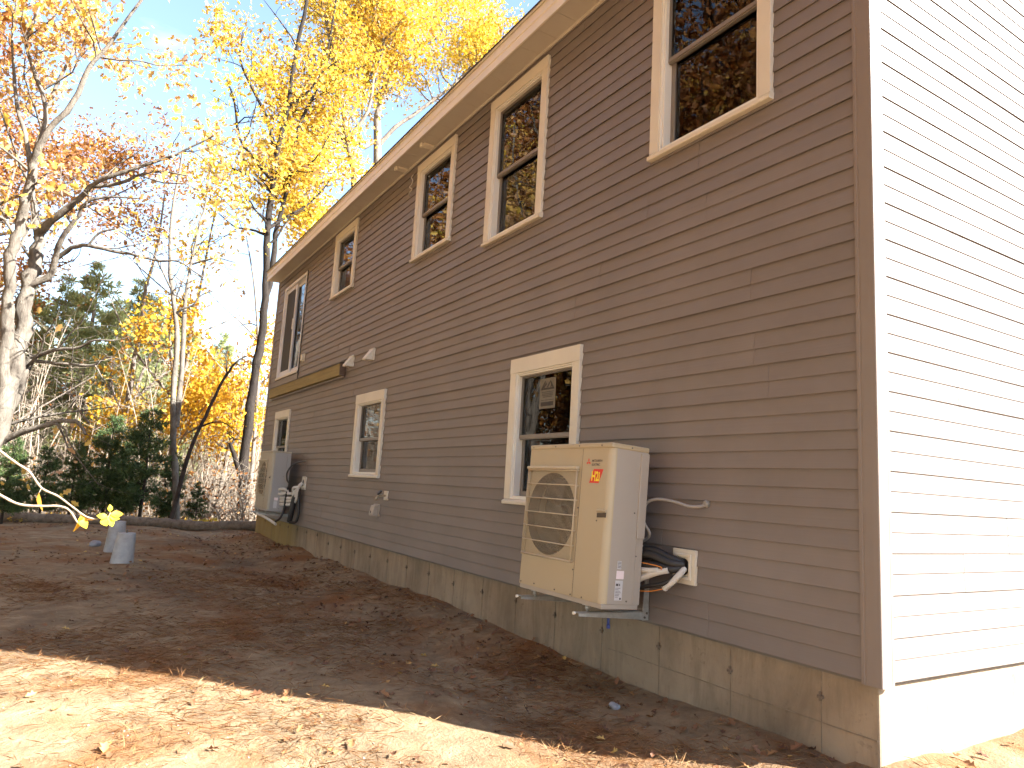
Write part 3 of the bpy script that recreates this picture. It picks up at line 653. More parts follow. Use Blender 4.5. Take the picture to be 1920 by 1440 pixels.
# ---------------------------------------------------------------- sliding door upstairs
y0, y1, z0, z1 = DOOR
m = MB(); ring(m, -.03, .1, y0, y1, z0, z1, .05, .055, .06)
door = m.build('sliding_door', M['door_vinyl'], house, .003); tag(door, 'upstairs sliding glass door with no deck outside it')
ym = (y0 + y1) / 2
m = MB(); ring(m, .035, .065, y0 + .051, ym + .05, z0 + .061, z1 - .056, .075, .085, .09); fx = m.build('fixed_panel', M['door_vinyl'], door, .002)
MB().box(.048, .052, y0 + .12, ym - .02, z0 + .14, z1 - .13).build('pane', M['glass'], fx)
m = MB(); ring(m, .0, .03, ym - .05, y1 - .051, z0 + .061, z1 - .056, .075, .085, .09); sl = m.build('moving_panel', M['door_vinyl'], door, .002)
MB().box(.013, .017, ym + .02, y1 - .12, z0 + .14, z1 - .13).build('screen_cloth', M['screen'], sl)
m = MB().box(-.028, -.001, ym - .035, ym - .015, z0 + .95, z0 + 1.17); m.build('handle', M['vinyl'], sl, .004)
box('threshold', M['trim'], door, -.05, -.031, y0, y1, z0 - .012, z0 + .03, .003)
box('apron_panel', M['post'], door, -.020, -.001, y0 - .02, y1 + .05, 2.585, z0 - .014, .002)
m = MB().box(-.026, -.001, y0 - .032, y0 - .005, 2.60, z1 + .02); m.build('side_channel', M['gasket'], door)

# ================================================================ THINGS ON THE WALL
def text_part(name, body, size, mat, parent, origin, right, up, bold=0.0, width=None):
    """flat lettering as a mesh: origin = lower left corner, right / up are unit vectors on the panel"""
    cu = bpy.data.curves.new(name, 'FONT'); cu.body = body; cu.size = size; cu.offset = bold; cu.resolution_u = 2
    tmp = bpy.data.objects.new(name, cu); COL.objects.link(tmp)
    dg = bpy.context.evaluated_depsgraph_get(); me = bpy.data.meshes.new_from_object(tmp.evaluated_get(dg))
    bpy.data.objects.remove(tmp)
    xs = [v.co.x for v in me.vertices]; sx = width / (max(xs) - min(xs)) if width else 1
    R, U, O = Vector(right), Vector(up), Vector(origin); x0 = min(xs)
    for v in me.vertices: v.co = O + R * (v.co.x - x0) * sx + U * v.co.y
    me.materials.clear(); me.materials.append(mat); me.name = name
    return link(name, me, parent)

def heat_pump(origin, tilt, label, marks=True, wires=46, front='ivory', flank='ivory2'):
    """outdoor unit 0.94 wide (y), 0.33 deep (x), 1.03 high; origin = bottom, near front corner. front faces -X, service side faces -Y"""
    W, D, H = .94, .305, 1.03
    root = empty('heat_pump', origin, label, 'heat pump', 'wall-hung heat pump units')
    ox, oy, oz = origin
    def B(name, mat, x0, x1, y0, y1, z0, z1, bev=0, par=root): return box(name, mat, par, ox + x0, ox + x1, oy + y0, oy + y1, oz + z0, oz + z1, bev)
    # cabinet: front sheet with the fan opening, side and back sheets
    m = MB(); fy, fz, R = .64, .545, .285; k = 48
    cx = ox
    gy0, gy1, gz0, gz1 = .325, .925, .24, .855                           # pressed bay round the fan opening
    def P(y, z, x=0): return (ox + x, oy + y, oz + z)
    ch = .045
    # front face pieces round the bay
    for a, b, c, d in ((.0 + ch, gy0, .03, H - .03), (gy1, W, .03, H - .03), (gy0, gy1, .03, gz0), (gy0, gy1, gz1, H - .03)):
        m.poly([P(a, c), P(a, d), P(b, d), P(b, c)])
    # rounded near front corner
    arc = [(ch * (1 - math.sin(t)), ch * (1 - math.cos(t))) for t in np.linspace(0, math.pi / 2, 7)]
    for (xa, ya), (xb, yb) in zip(arc[:-1], arc[1:]):
        m.poly([P(ya, .03, xa), P(ya, H - .03, xa), P(yb, H - .03, xb), P(yb, .03, xb)][::-1], True)
    m.poly([P(W, .03, 0), P(W, H - .03, 0), P(W, H - .03, D), P(W, .03, D)])
    m.poly([P(0, .03, D), P(W, .03, D), P(W, H - .03, D), P(0, H - .03, D)])
    # bay: ring plate with round hole, 8 mm deeper
    xb = .010
    pts = []
    for i in range(k):
        t0, t1 = 2 * math.pi * i / k, 2 * math.pi * (i + 1) / k
        def edge(t):
            c, s = math.cos(t), math.sin(t); q = 1e9
            for lim, v in ((gy1 - fy, c), (gy0 - fy, c), (gz1 - fz, s), (gz0 - fz, s)):
                if abs(v) > 1e-6 and lim / v > 0: q = min(q, lim / v)
            return P(fy + q * c, fz + q * s, xb)
        m.poly([P(fy + R * math.cos(t0), fz + R * math.sin(t0), xb), P(fy + R * math.cos(t1), fz + R * math.sin(t1), xb), edge(t1), edge(t0)])
    for (a, b), (c, d) in (((gy0, gz0), (gy1, gz0)), ((gy1, gz0), (gy1, gz1)), ((gy1, gz1), (gy0, gz1)), ((gy0, gz1), (gy0, gz0))):
        m.poly([P(a, b, 0), P(c, d, 0), P(c, d, xb), P(a, b, xb)])
    m.build('cabinet', M[front], root)
    # service side (faces -Y), slightly greyer sheet
    m = MB(); m.poly([P(0, .03, ch), P(0, H - .03, ch), P(0, H - .03, D - .055), P(0, .03, D - .055)]); m.build('side_panel', M[flank], root)
    m = MB(); m.poly([P(-.002, .03, D - .054), P(-.002, H - .03, D - .054), P(-.002, H - .03, D), P(-.002, .03, D)][::-1])
    m.poly([P(-.002, .03, D - .054), P(-.002, H - .03, D - .054), P(.0, H - .03, D - .0545), P(.0, .03, D - .0545)]); m.build('side_panel', M[flank], root)
    B('service_cover', M[flank], D - .062, D + .004, -.012, .22, .44, H - .04, .004)
    B('top_panel', M[front], -.006, D + .006, -.006, W + .006, H - .034, H, .008)
    B('base_pan', M[flank], .004, D - .004, .004, W - .004, .0, .03, .003)
    # shroud ring behind the opening
    m = MB()
    for i in range(k):
        t0, t1 = 2 * math.pi * i / k, 2 * math.pi * (i + 1) / k
        a = lambda t, r, x: P(fy + r * math.cos(t), fz + r * math.sin(t), x)
        m.poly([a(t0, R, xb), a(t1, R, xb), a(t1, R - .022, .09), a(t0, R - .022, .09)], True)
    m.build('fan_shroud', M['shroud'], root)
    m = MB(); m.poly([P(fy + .27 * math.cos(2 * math.pi * i / k), fz + .27 * math.sin(2 * math.pi * i / k), .15) for i in range(k)]); m.build('coil', M['black'], root)
    # fan: hub and three swept blades
    m = MB(); m.tube([P(fy, fz, .07), P(fy, fz, .13)], [.062, .07], 20)
    for bl in range(3):
        t0 = 2 * math.pi * bl / 3 + .5; n = 9; rr = [.06, .13, .20, .255]
        grid = [[P(fy + r * math.cos(t0 + u * (1.75 - .9 * r)), fz + r * math.sin(t0 + u * (1.75 - .9 * r)), .125 - .055 * u - .03 * (r / .26)) for r in rr] for u in np.linspace(0, 1, n)]
        for i in range(n - 1):
            for j in range(3): m.poly([grid[i][j], grid[i + 1][j], grid[i + 1][j + 1], grid[i][j + 1]], True)
    m.build('fan', M['fan'], root)
    # guard: fine vertical wires and six stout horizontal bars inside a frame
    m = MB(); g0, g1, h0, h1 = gy0 - .002, gy1 + .002, gz0 - .002, gz1 + .002
    for i in range(wires):
        y = g0 + .012 + (g1 - g0 - .024) * i / (wires - 1)
        m.tube([P(y, h0, -.002), P(y, h0 + .014, -.022), P(y, h1 - .014, -.022), P(y, h1, -.002)], .0012, 4, False)
    gw = m.build('fan_guard', M['guard'], root)
    m = MB()
    for i in range(7):
        z = h0 + .012 + (h1 - h0 - .024) * i / 6; q = .0042 if 0 < i < 6 else .0055
        m.tube([P(g0, z, .0), P(g0 + .014, z, -.026), P(g1 - .014, z, -.026), P(g1, z, 0)], q, 6)
    for y in (g0 + .006, g1 - .006): m.tube([P(y, h0, -.018), P(y, h1, -.018)], .005, 6)
    m.build('guard_bar', M['guard'], gw)
    B('guard_cap', M['guard'], -.034, -.001, g0, g1, h1 - .004, h1 + .016, .005)
    # joint between fan side and service side of the front sheet
    B('panel_seam', M['ink'], -.0012, .001, .300, .3022, .03, H - .036)
    # recessed lift handle
    m = MB(); m.prism([(oy + .015, oz + .555), (oy + .105, oz + .55), (oy + .105, oz + .578), (oy + .015, oz + .585)], 'x', ox - .0035, ox + .001); m.build('handle', M['shroud'], root, .002)
    box('handle_lip', M[front], root, ox - .012, ox + .001, oy + .012, oy + .108, oz + .585, oz + .60, .004)
    # screws
    sc = [(-.0012, y, z) for y, z in ((.10, H - .017), (.34, H - .017), (.62, H - .017), (.90, H - .017), (.31, .60), (.312, .20), (.105, .53), (.32, .04), (.50, .045), (.75, .05), (.92, .045), (.20, .04))]
    for x, y, z in sc:
        dx = -.0055 if z > H - .03 else 0
        MB().tube([P(y, z, dx + .0005), P(y, z, dx - .003)], [.006, .005], 8).build('screw', M['screw'], root)
    for x, z in ((.16, H - .017), (.22, .60), (.255, .33), (.20, .05), (.27, .47)):
        yy = -.006 if z > H - .03 else 0
        MB().tube([P(yy + .0005, z, x), P(yy - .003, z, x)], [.006, .005], 8).build('screw', M['screw'], root)
    # feet
    for y in (.17, .77):
        m = MB(); m.box(ox + .01, ox + D - .01, oy + y - .03, oy + y + .03, oz - .004, oz - .0005); m.tube([P(y, -.05, .03), P(y, .004, .03)], .006, 8); m.tube([P(y, -.028, .03), P(y, -.004, .03)], .016, 6)
        m.build('foot', M['steel'], root)
    # rating labels on the service side
    S = lambda x, z: (ox + x, oy - .0016, oz + z)
    def plate(name, mat, x0, x1, z0, z1, lift=.0016, par=root):
        mm = MB(); mm.box(ox + x0, ox + x1, oy - lift, oy - lift + .0012, oz + z0, oz + z1); return mm.build(name, mat, par)
    plate('caution_label', M['labelpink'], .105, .165, .185, .235)
    lb = plate('rating_label', M['label'], .100, .160, .055, .175)
    if marks:
        plate('caution_label', M['label'], .108, .140, .245, .295)
        mm = MB()
        for i in range(5): mm.box(ox + .110, ox + .138, oy - .0026, oy - .0017, oz + .253 + i * .0085, oz + .256 + i * .0085)
        mm.box(ox + .106, ox + .126, oy - .0026, oy - .0017, oz + .143, oz + .157); mm.box(ox + .132, ox + .139, oy - .0026, oy - .0017, oz + .143, oz + .157)
        for i in range(7): mm.box(ox + .104, ox + .104 + rs.uniform(.02, .05), oy - .0026, oy - .0017, oz + .074 + i * .009, oz + .0765 + i * .009)
        mm.box(ox + .140, ox + .152, oy - .0026, oy - .0017, oz + .060, oz + .072)
        tag(mm.build('label_print', M['ink'], lb), kind='stuff')
        # emblem: three red rhombi, lettering, red and yellow badge (front, right-hand column)
        xf = ox - .0015
        m = MB(); ey, ez, s = oy + .232, oz + .905, .020
        for t in (90, 210, 330):
            c, sn = math.cos(rad(t)), math.sin(rad(t)); px, pz = -sn, c
            a = (ey - 0, ez); 
            q = [(0, 0), (.5, .29), (1, 0), (.5, -.29)]
            m.poly([(xf, ey - (u * c + v * px) * s * 1.25, ez + (u * sn + v * pz) * s * 1.25) for u, v in q])
        m.build('emblem', M['red'], root)
        text_part('brand_lettering', 'MITSUBISHI', .022, M['ink'], root, (xf, oy + .195, oz + .905), (0, -1, 0), (0, 0, 1), .0004, .105)
        text_part('brand_lettering', 'ELECTRIC', .022, M['ink'], root, (xf, oy + .195, oz + .880), (0, -1, 0), (0, 0, 1), .0004, .082)
        m = MB(); m.poly([(xf, oy + .212, oz + .768), (xf, oy + .172, oz + .858), (xf, oy + .072, oz + .858), (xf, oy + .112, oz + .768)]); bd = m.build('badge', M['red'], root)
        text_part('badge_lettering', 'H2i', .085, M['yellow'], bd, (xf - .0015, oy + .188, oz + .783), (0, -1, 0), (-.0, 0, 1), .003, .085)
    root.rotation_euler.y = tilt
    return root

ac1 = heat_pump((-.535, 1.452, .118), rad(2.8), 'large ivory heat pump with red emblem, hung in front of the near lower window')
ac2 = heat_pump((-.505, 10.50, .205), rad(1), 'distant ivory heat pump hung near the far corner of the house', False, 30, 'far_front', 'far_flank')

def wall_bracket(y, z, label, reach=.60):
    r = empty('wall_bracket', (-.02, y, z), label, 'bracket', 'steel brackets under the heat pumps')
    MB().prism([(-.022, z - .055), (-.022, z + .22), (-.055, z + .22), (-.075, z - .005), (-.075, z - .055)], 'y', y - .003, y + .003).build('upright', M['steel'], r)
    MB().prism([(-.02, z - .055), (-.02, z + .22), (-.0235, z + .22), (-.0235, z - .055)], 'y', y + .003, y + .045).build('back_plate', M['steel'], r)
    m = MB(); m.prism([(-.076, z - .05), (-.076, z - .002), (-reach, z - .002 + .012), (-reach, z - .018 + .012)], 'y', y - .0025, y + .0025)
    m.prism([(-.05, z + .001), (-reach - .01, z + .013), (-reach - .01, z + .016), (-.05, z + .004)], 'y', y - .0025, y + .042)
    m.build('arm', M['steel'], r)
    for dx, dz in ((-.04, -.01), (-.058, -.036)): MB().tube([(dx, y - .002, z + dz), (dx, y - .009, z + dz)], .008, 6).build('bolt', M['screw'], r)
    MB().tube([(-reach - .012, y + .02, z + .012), (-reach - .03, y + .02, z + .012)], [.009, .010], 8).build('end_cap', M['fascia'], r)
    return r
wall_bracket(1.585, .062, 'steel bracket under the near end of the large heat pump')
wall_bracket(2.255, .062, 'steel bracket under the far end of the large heat pump')
wall_bracket(10.64, .15, 'steel bracket under the near end of the distant heat pump')
wall_bracket(11.25, .15, 'steel bracket under the far end of the distant heat pump')
m = MB().tube([(-.30, 1.66, .03), (-.302, 1.655, -.02)], .009, 8); m.tube([(-.302, 1.655, -.02), (-.304, 1.652, -.045)], .012, 8)
tag(m.build('drain_plug', M['blue']), 'short blue drain stub poking down below the large heat pump', 'drain')

# wall plate where the pipes go in
def wall_plate(y0, y1, z0, z1, label):
    r = empty('pipe_wall_plate', (-.01, (y0 + y1) / 2, z0), label, 'wall plate', 'plates around pipe holes')
    box('plate', M['trim'], r, -.030, -.004, y0, y1, z0, z1, .004)
    w = .028; m = MB(); ring(m, -.044, -.0305, y0 + w, y1 - w, z0 + w, z1 - w, .018); m.build('raised_frame', M['trim'], r, .004)
    m = MB(); cy, cz = (y0 + y1) / 2, (z0 + z1) / 2
    m.tube([(-.031, cy, cz), (-.034, cy, cz)], .052, 20); m.build('hole', M['black'], r)
    return r
wall_plate(1.168, 1.362, .285, .500, 'square white wall plate beside the large heat pump')
wall_plate(10.02, 10.22, .60, .82, 'square white wall plate beside the distant heat pump')

# pipes of the near unit
r = empty('refrigerant_lines', (-.1, 1.45, .3), 'tangle of white pipes and black wrapped lines beside the large heat pump', 'pipes')
def pipe(name, mat, ctrl, rr, par, n=28, k=10):
    return MB().tube(curve_pts(ctrl, n), rr, k).build(name, mat, par)
for ctrl, rr in (([(-.18, 1.62, .435), (-.19, 1.547, .436), (-.16, 1.428, .449), (-.11, 1.309, .412), (-.035, 1.255, .405)], .030),
                 ([(-.16, 1.62, .465), (-.18, 1.559, .469), (-.14, 1.426, .476), (-.09, 1.307, .435), (-.035, 1.262, .415)], .026),
                 ([(-.17, 1.62, .39), (-.19, 1.493, .385), (-.16, 1.376, .385), (-.11, 1.290, .372), (-.035, 1.262, .395)], .024),
                 ([(-.17, 1.62, .225), (-.19, 1.537, .227), (-.17, 1.409, .258), (-.13, 1.308, .291), (-.06, 1.255, .365)], .014)):
    pipe('wrapped_line', M['black'], ctrl, rr, r)
for ctrl, rr in (([(-.17, 1.64, .245), (-.20, 1.548, .259), (-.19, 1.469, .300), (-.165, 1.361, .346), (-.13, 1.295, .368)], .021),
                 ([(-.17, 1.64, .346), (-.20, 1.552, .347), (-.19, 1.427, .352), (-.165, 1.345, .362)], .018),
                 ([(-.16, 1.64, .295), (-.19, 1.561, .298), (-.175, 1.462, .327), (-.15, 1.360, .350)], .018)):
    pipe('white_pipe', M['white_pipe'], ctrl, rr, r)
pipe('drain_tail', M['white_pipe'], [(-.04, 1.245, .385), (-.08, 1.25, .345), (-.11, 1.282, .294), (-.125, 1.327, .256)], .020, r)
MB().tube([(-.125, 1.327, .256), (-.127, 1.335, .248)], [.023, .020], 12).build('tail_end', M['white_pipe'], r)
pipe('control_wire', M['orange'], [(-.17, 1.62, .395), (-.205, 1.554, .396), (-.20, 1.418, .394), (-.17, 1.325, .384), (-.168, 1.322, .365)], .0034, r)
pipe('control_wire', M['orange'], [(-.17, 1.62, .21), (-.20, 1.546, .212), (-.18, 1.422, .221), (-.15, 1.353, .240), (-.127, 1.33, .252)], .0034, r)
for ctrl in ([(-.17, 1.60, .50), (-.18, 1.52, .495), (-.16, 1.47, .485)], [(-.15, 1.60, .475), (-.17, 1.52, .46), (-.14, 1.45, .47)]):
    pipe('valve_line', M['steel'], ctrl, .011, r)
# electrical whips
pipe('whip', M['conduit'], [(-.10, 1.66, .50), (-.09, 1.56, .53), (-.10, 1.508, .578), (-.14, 1.522, .645), (-.16, 1.515, .714), (-.16, 1.472, .779), (-.14, 1.40, .804), (-.11, 1.289, .796), (-.07, 1.198, .772), (-.035, 1.133, .773), (-.012, 1.097, .789)], .0105, None, 60, 10)
w = bpy.data.objects['whip']; w.name = 'power_whip'; tag(w, 'grey flexible power whip looping from the large heat pump to the wall', 'cable')
MB().tube([(-.005, 1.098, .793), (-.028, 1.102, .793)], [.026, .018], 14).build('wall_grommet', M['conduit'], w)
pipe('power_whip', M['darkcable'], [(-.05, 10.02, 1.07), (-.12, 10.10, 1.06), (-.20, 10.28, 1.0), (-.25, 10.38, .88), (-.24, 10.40, .76), (-.20, 10.42, .70)], .014, None, 40, 8)
w = [o for o in bpy.data.objects if o.name.startswith('power_whip') and o is not bpy.data.objects['power_whip']][-1]
tag(w, 'dark power whip curving from the distant heat pump up to the wall', 'cable')
# pipes of the far unit
r2 = empty('refrigerant_lines', (-.1, 10.3, .3), 'white insulated pipes and black hoses bunched beside the distant heat pump', 'pipes')
for dz, o in ((.52, .04), (.44, .02), (.39, .0), (.33, -.02)):
    pipe('white_pipe', M['white_pipe'], [(-.30, 10.56, dz), (-.24, 10.40, dz), (-.16, 10.26, dz + .01), (-.13 - o, 10.18, dz + .10), (-.10, 10.14, .64), (-.045, 10.12, .71)], .026, r2)
pipe('white_pipe', M['white_pipe'], [(-.34, 10.54, .57), (-.28, 10.40, .59), (-.22, 10.36, .55), (-.28, 10.42, .50), (-.34, 10.54, .50)], .022, r2)
pipe('wrapped_line', M['black'], [(-.22, 10.36, .62), (-.24, 10.36, .45), (-.25, 10.36, .25), (-.30, 10.36, .10), (-.40, 10.42, .02)], .018, r2)
pipe('wrapped_line', M['black'], [(-.10, 10.18, .62), (-.14, 10.22, .40), (-.15, 10.24, .22), (-.16, 10.28, .05)], .045, r2)
pipe('wrapped_line', M['black'], [(-.08, 10.14, .60), (-.08, 10.12, .40), (-.07, 10.10, .20), (-.09, 10.14, .06), (-.16, 10.24, .04)], .022, r2)
pipe('drain_tail', M['white_pipe'], [(-.50, 11.2, .12), (-.46, 10.8, .09), (-.42, 10.4, .04), (-.38, 10.28, .0)], .022, r2)

# ledger board for a future deck
lg = empty('ledger_board', (-.02, 10.8, 2.385), 'long pressure-treated ledger board bolted to the wall below the sliding door', 'board')
a, b, c, d = LEDGER
box('plank', M['wood'], lg, -.060, -.019, a + .02, b, c, d, .004)
box('plank', M['wood'], lg, -.100, -.062, a + .055, b - .01, c, d - .002, .004)
box('end_cap', M['wood_end'], lg, -.099, -.0185, a, a + .019, c - .002, d + .012, .003)
MB().prism([(-.018, d + .022), (-.09, d + .012), (-.108, d + .008), (-.108, d - .006), (-.105, d - .006), (-.105, d + .004), (-.018, d + .016)], 'y', a - .03, b + .01).build('cap_flashing', M['drip'], lg)
MB().prism([(-.018, c - .03), (-.045, c - .03), (-.05, c - .004), (-.018, c - .004)], 'y', a + .01, b).build('starter_channel', M['post'], lg)
for y in (9.3, 10.2, 11.1, 12.0, 12.4, 12.8):
    MB().tube([(-.1005, y, c + .12), (-.106, y, c + .12)], .007, 6).build('lag_bolt', M['screw'], lg)

# dryer / bath vent hoods
def vent_hood(y, z, label):
    r = empty('vent_hood', (-.01, y, z), label, 'vent', 'white vent hoods beside the ledger board')
    box('base_plate', M['trim'], r, -.034, -.004, y - .095, y + .095, z - .075, z + .10, .004)
    m = MB(); s = .08
    m.poly([(-.0345, y - s, z + .085), (-.0345, y + s, z + .085), (-.125, y + s * .95, z - .045), (-.125, y - s * .95, z - .045)][::-1])
    for q in (-1, 1): m.poly([(-.0345, y + q * s, z + .085), (-.125, y + q * s * .95, z - .045), (-.125, y + q * s * .95, z - .07), (-.0345, y + q * s, z - .07)][::q])
    m.poly([(-.125, y - s * .95, z - .045), (-.125, y + s * .95, z - .045), (-.125, y + s * .95, z - .07), (-.125, y - s * .95, z - .07)])
    m.build('hood', M['trim'], r)
    MB().box(-.118, -.036, y - .07, y + .07, z - .066, z - .062).build('flap', M['vinyl'], r)
    return r
vent_hood(8.20, 2.56, 'white vent hood closest to the ledger board end')
vent_hood(7.33, 2.55, 'white vent hood set a little higher, farther from the ledger board')
b = empty('light_box', (-.01, 10.98, 2.93), 'small white junction box right of the sliding door', 'junction box')
box('base_plate', M['trim'], b, -.03, -.004, 10.905, 11.055, 2.91, 3.06, .005); box('cover', M['trim'], b, -.062, -.0305, 10.925, 11.035, 2.93, 3.045, .006)

# hose faucet
b = empty('hose_faucet', (-.01, 6.4, .6), 'brass hose faucet with black handle under the lower window', 'faucet')
box('flange_block', M['trim'], b, -.024, -.004, 6.33, 6.45, .585, .70, .005)
MB().tube(curve_pts([(-.02, 6.39, .64), (-.07, 6.39, .64), (-.12, 6.39, .63), (-.14, 6.39, .60)], 14), [.014] * 15 if False else .014, 10).build('spout', M['brass'], b)
MB().tube([(-.075, 6.39, .64), (-.105, 6.39, .675)], .008, 8).build('stem', M['brass'], b)
m = MB(); m.tube([(-.10, 6.39, .668), (-.114, 6.39, .683)], [.036, .034], 10); m.build('handle', M['black'], b)
MB().tube([(-.134, 6.39, .615), (-.146, 6.39, .580)], [.017, .019], 10).build('nozzle', M['brass'], b)
# weatherproof outlet
b = empty('outlet_cover', (-.01, 6.66, .37), 'grey-white weatherproof outlet cover low on the wall under the faucet', 'outlet')
box('base_plate', M['ivory2'], b, -.032, -.004, 6.57, 6.75, .365, .525, .005)
MB().prism([(-.0325, .375), (-.0325, .515), (-.075, .505), (-.098, .40), (-.098, .375)], 'y', 6.59, 6.73).build('cover', M['ivory2'], b, .006)
box('latch', M['ink'], b, -.102, -.0985, 6.648, 6.672, .41, .44)
# loose cable under the soffit
o = MB().tube(curve_pts([(-.02, 6.33, 4.87), (-.05, 6.32, 4.82), (-.035, 6.30, 4.78), (-.03, 6.34, 4.74), (-.05, 6.36, 4.70), (-.03, 6.31, 4.66), (-.045, 6.37, 4.62), (-.02, 6.40, 4.60)], 40), .006, 6).build('loose_cable', M['white_pipe'])
tag(o, 'short white cable dangling from the wall just under the soffit', 'cable')

# ================================================================ YARD
def pier(x, y, h, r, lean, label):
    z = float(ground_z(x, y)) - .08; g = empty('concrete_pier', (x, y, z), label, 'pier', 'concrete footing piers in the yard')
    n = 9; pts = [(x + lean[0] * i / n, y + lean[1] * i / n, z + (h + .08) * i / n) for i in range(n + 1)]
    m = MB(); m.tube(pts + [pts[-1]], [r * (1.16 - .30 * i / n) * (1 + .012 * rs.uniform(-1, 1)) for i in range(n + 1)] + [r * .80], 28); m.build('shaft', M['pier'], g, .008)
    t = Vector(pts[-1]); MB().tube([t, t + Vector((.0, 0, .045))], .009, 8).build('anchor_bolt', M['screw'], g)
pier(-2.68, 8.95, .40, .128, (.022, 0), 'near grey concrete pier, standing in front of the other')
pier(-2.70, 10.55, .46, .128, (.012, 0), 'rear grey concrete pier, partly hidden by the nearer one')
def rock(name, x, y, s, label, cat, mat, seed, grp=None):
    R = random.Random(seed); bm = bmesh.new(); bmesh.ops.create_icosphere(bm, subdivisions=3, radius=1)
    for v in bm.verts:
        n = .75 + .35 * float(vnoise(v.co.x * 2 + seed, v.co.y * 2 + v.co.z * 1.7, .9)); v.co *= n
        v.co = Vector((v.co.x * s * 1.2, v.co.y * s, v.co.z * s * .75))
    me = bpy.data.meshes.new(name); bm.to_mesh(me); bm.free(); me.polygons.foreach_set('use_smooth', [True] * len(me.polygons)); me.materials.append(mat)
    o = link(name, me); o.location = (x, y, float(ground_z(x, y)) + s * .3); o.rotation_euler.z = R.uniform(0, 6); return tag(o, label, cat, grp)
rock('stone', -2.93, 11.4, .095, 'pale grey stone on the dirt left of the piers', 'stone', M['stone'], 3)
rock('stone', -.40, 1.45, .035, 'small pale stone at the foot of the foundation below the large heat pump', 'stone', M['stone'], 8)
# erosion sock along the edge of the clearing
pts = []
for x, y in [(-7.5, 18.2), (-5.6, 17.3), (-4.2, 16.75), (-2.8, 16.4), (-1.6, 15.9), (-.7, 15.4), (.1, 14.9), (1.2, 14.6), (3, 14.5)]:
    pts.append((x, y, float(ground_z(x, y)) + .085))
cp = curve_pts(pts, 90); R = random.Random(4)
tag(MB().tube(cp, [.115 + .014 * R.uniform(-1, 1) for _ in cp], 14).build('erosion_sock', M['sock']), 'long brown erosion-control sock along the edge of the woods', 'erosion sock')

# ================================================================ TREES
class Grow:
    """branch skeleton -> one wood mesh; twig tips -> leaf anchors"""
    def __init__(s, seed): s.R = random.Random(seed); s.mb = MB(); s.tips = []
    def limb(s, pts, r0, r1, k=9, sub=3):
        c = curve_pts(pts, max(4, (len(pts) - 1) * sub)); n = len(c)
        j = .35 * r1 + .08 * r0
        c = [c[0]] + [p + Vector((s.R.uniform(-j, j), s.R.uniform(-j, j), s.R.uniform(-j, j))) for p in c[1:-1]] + [c[-1]]
        rr = [r0 + (r1 - r0) * (i / (n - 1)) for i in range(n)]
        rr = [q * (1 + .10 * s.R.uniform(-1, 1)) for q in rr]
        s.mb.tube(c, rr, k, False); return c, rr
    def shoot(s, p, d, L, r, k, wander, up):
        m = 5 if L > .6 else 4; out = [Vector(p)]; d = Vector(d).normalized()
        for i in range(m):
            d = (d + Vector((s.R.gauss(0, wander), s.R.gauss(0, wander), s.R.gauss(0, wander) + up))).normalized()
            out.append(out[-1] + d * (L / m))
        rr = [r * (1 - .75 * i / m) for i in range(m + 1)]
        s.mb.tube(out, rr, k, False); return out, rr
    def branch(s, c, rr, dens, L, lv, t0=.25, up=.05, spread=1.0, leafy=1.0, flat=1.0):
        """side shoots along polyline c; lv more levels follow"""
        tot = sum((b - a).length for a, b in zip(c[:-1], c[1:]))
        n = max(1, int(tot * dens * s.R.uniform(.8, 1.2)))
        for _ in range(n):
            t = t0 + (1 - t0) * s.R.random() ** .8; f = t * (len(c) - 1); i = min(int(f), len(c) - 2); g = f - i
            p = c[i].lerp(c[i + 1], g); ax = (c[i + 1] - c[i]).normalized()
            per = Vector((s.R.gauss(0, 1), s.R.gauss(0, 1), s.R.gauss(0, .8) * flat)); per -= ax * per.dot(ax)
            if per.length < 1e-3: continue
            d = ax * s.R.uniform(.3, .9) + per.normalized() * spread
            l = L * s.R.uniform(.55, 1.25) * (1.15 - .5 * t); r = min(rr[i] * .55, .004 + l * .016)
            q, q2 = s.shoot(p, d, l, r, 5 if r > .02 else 3, .22, up)
            if lv > 0: s.branch(q, q2, dens * 1.9, L * .5, lv - 1, .2, up * .6, spread, leafy, flat)
            else:
                if s.R.random() < leafy: s.tips += [q[-1], q[-2], q[2]]
        if lv >= 0 and s.R.random() < leafy: s.tips.append(c[-1])

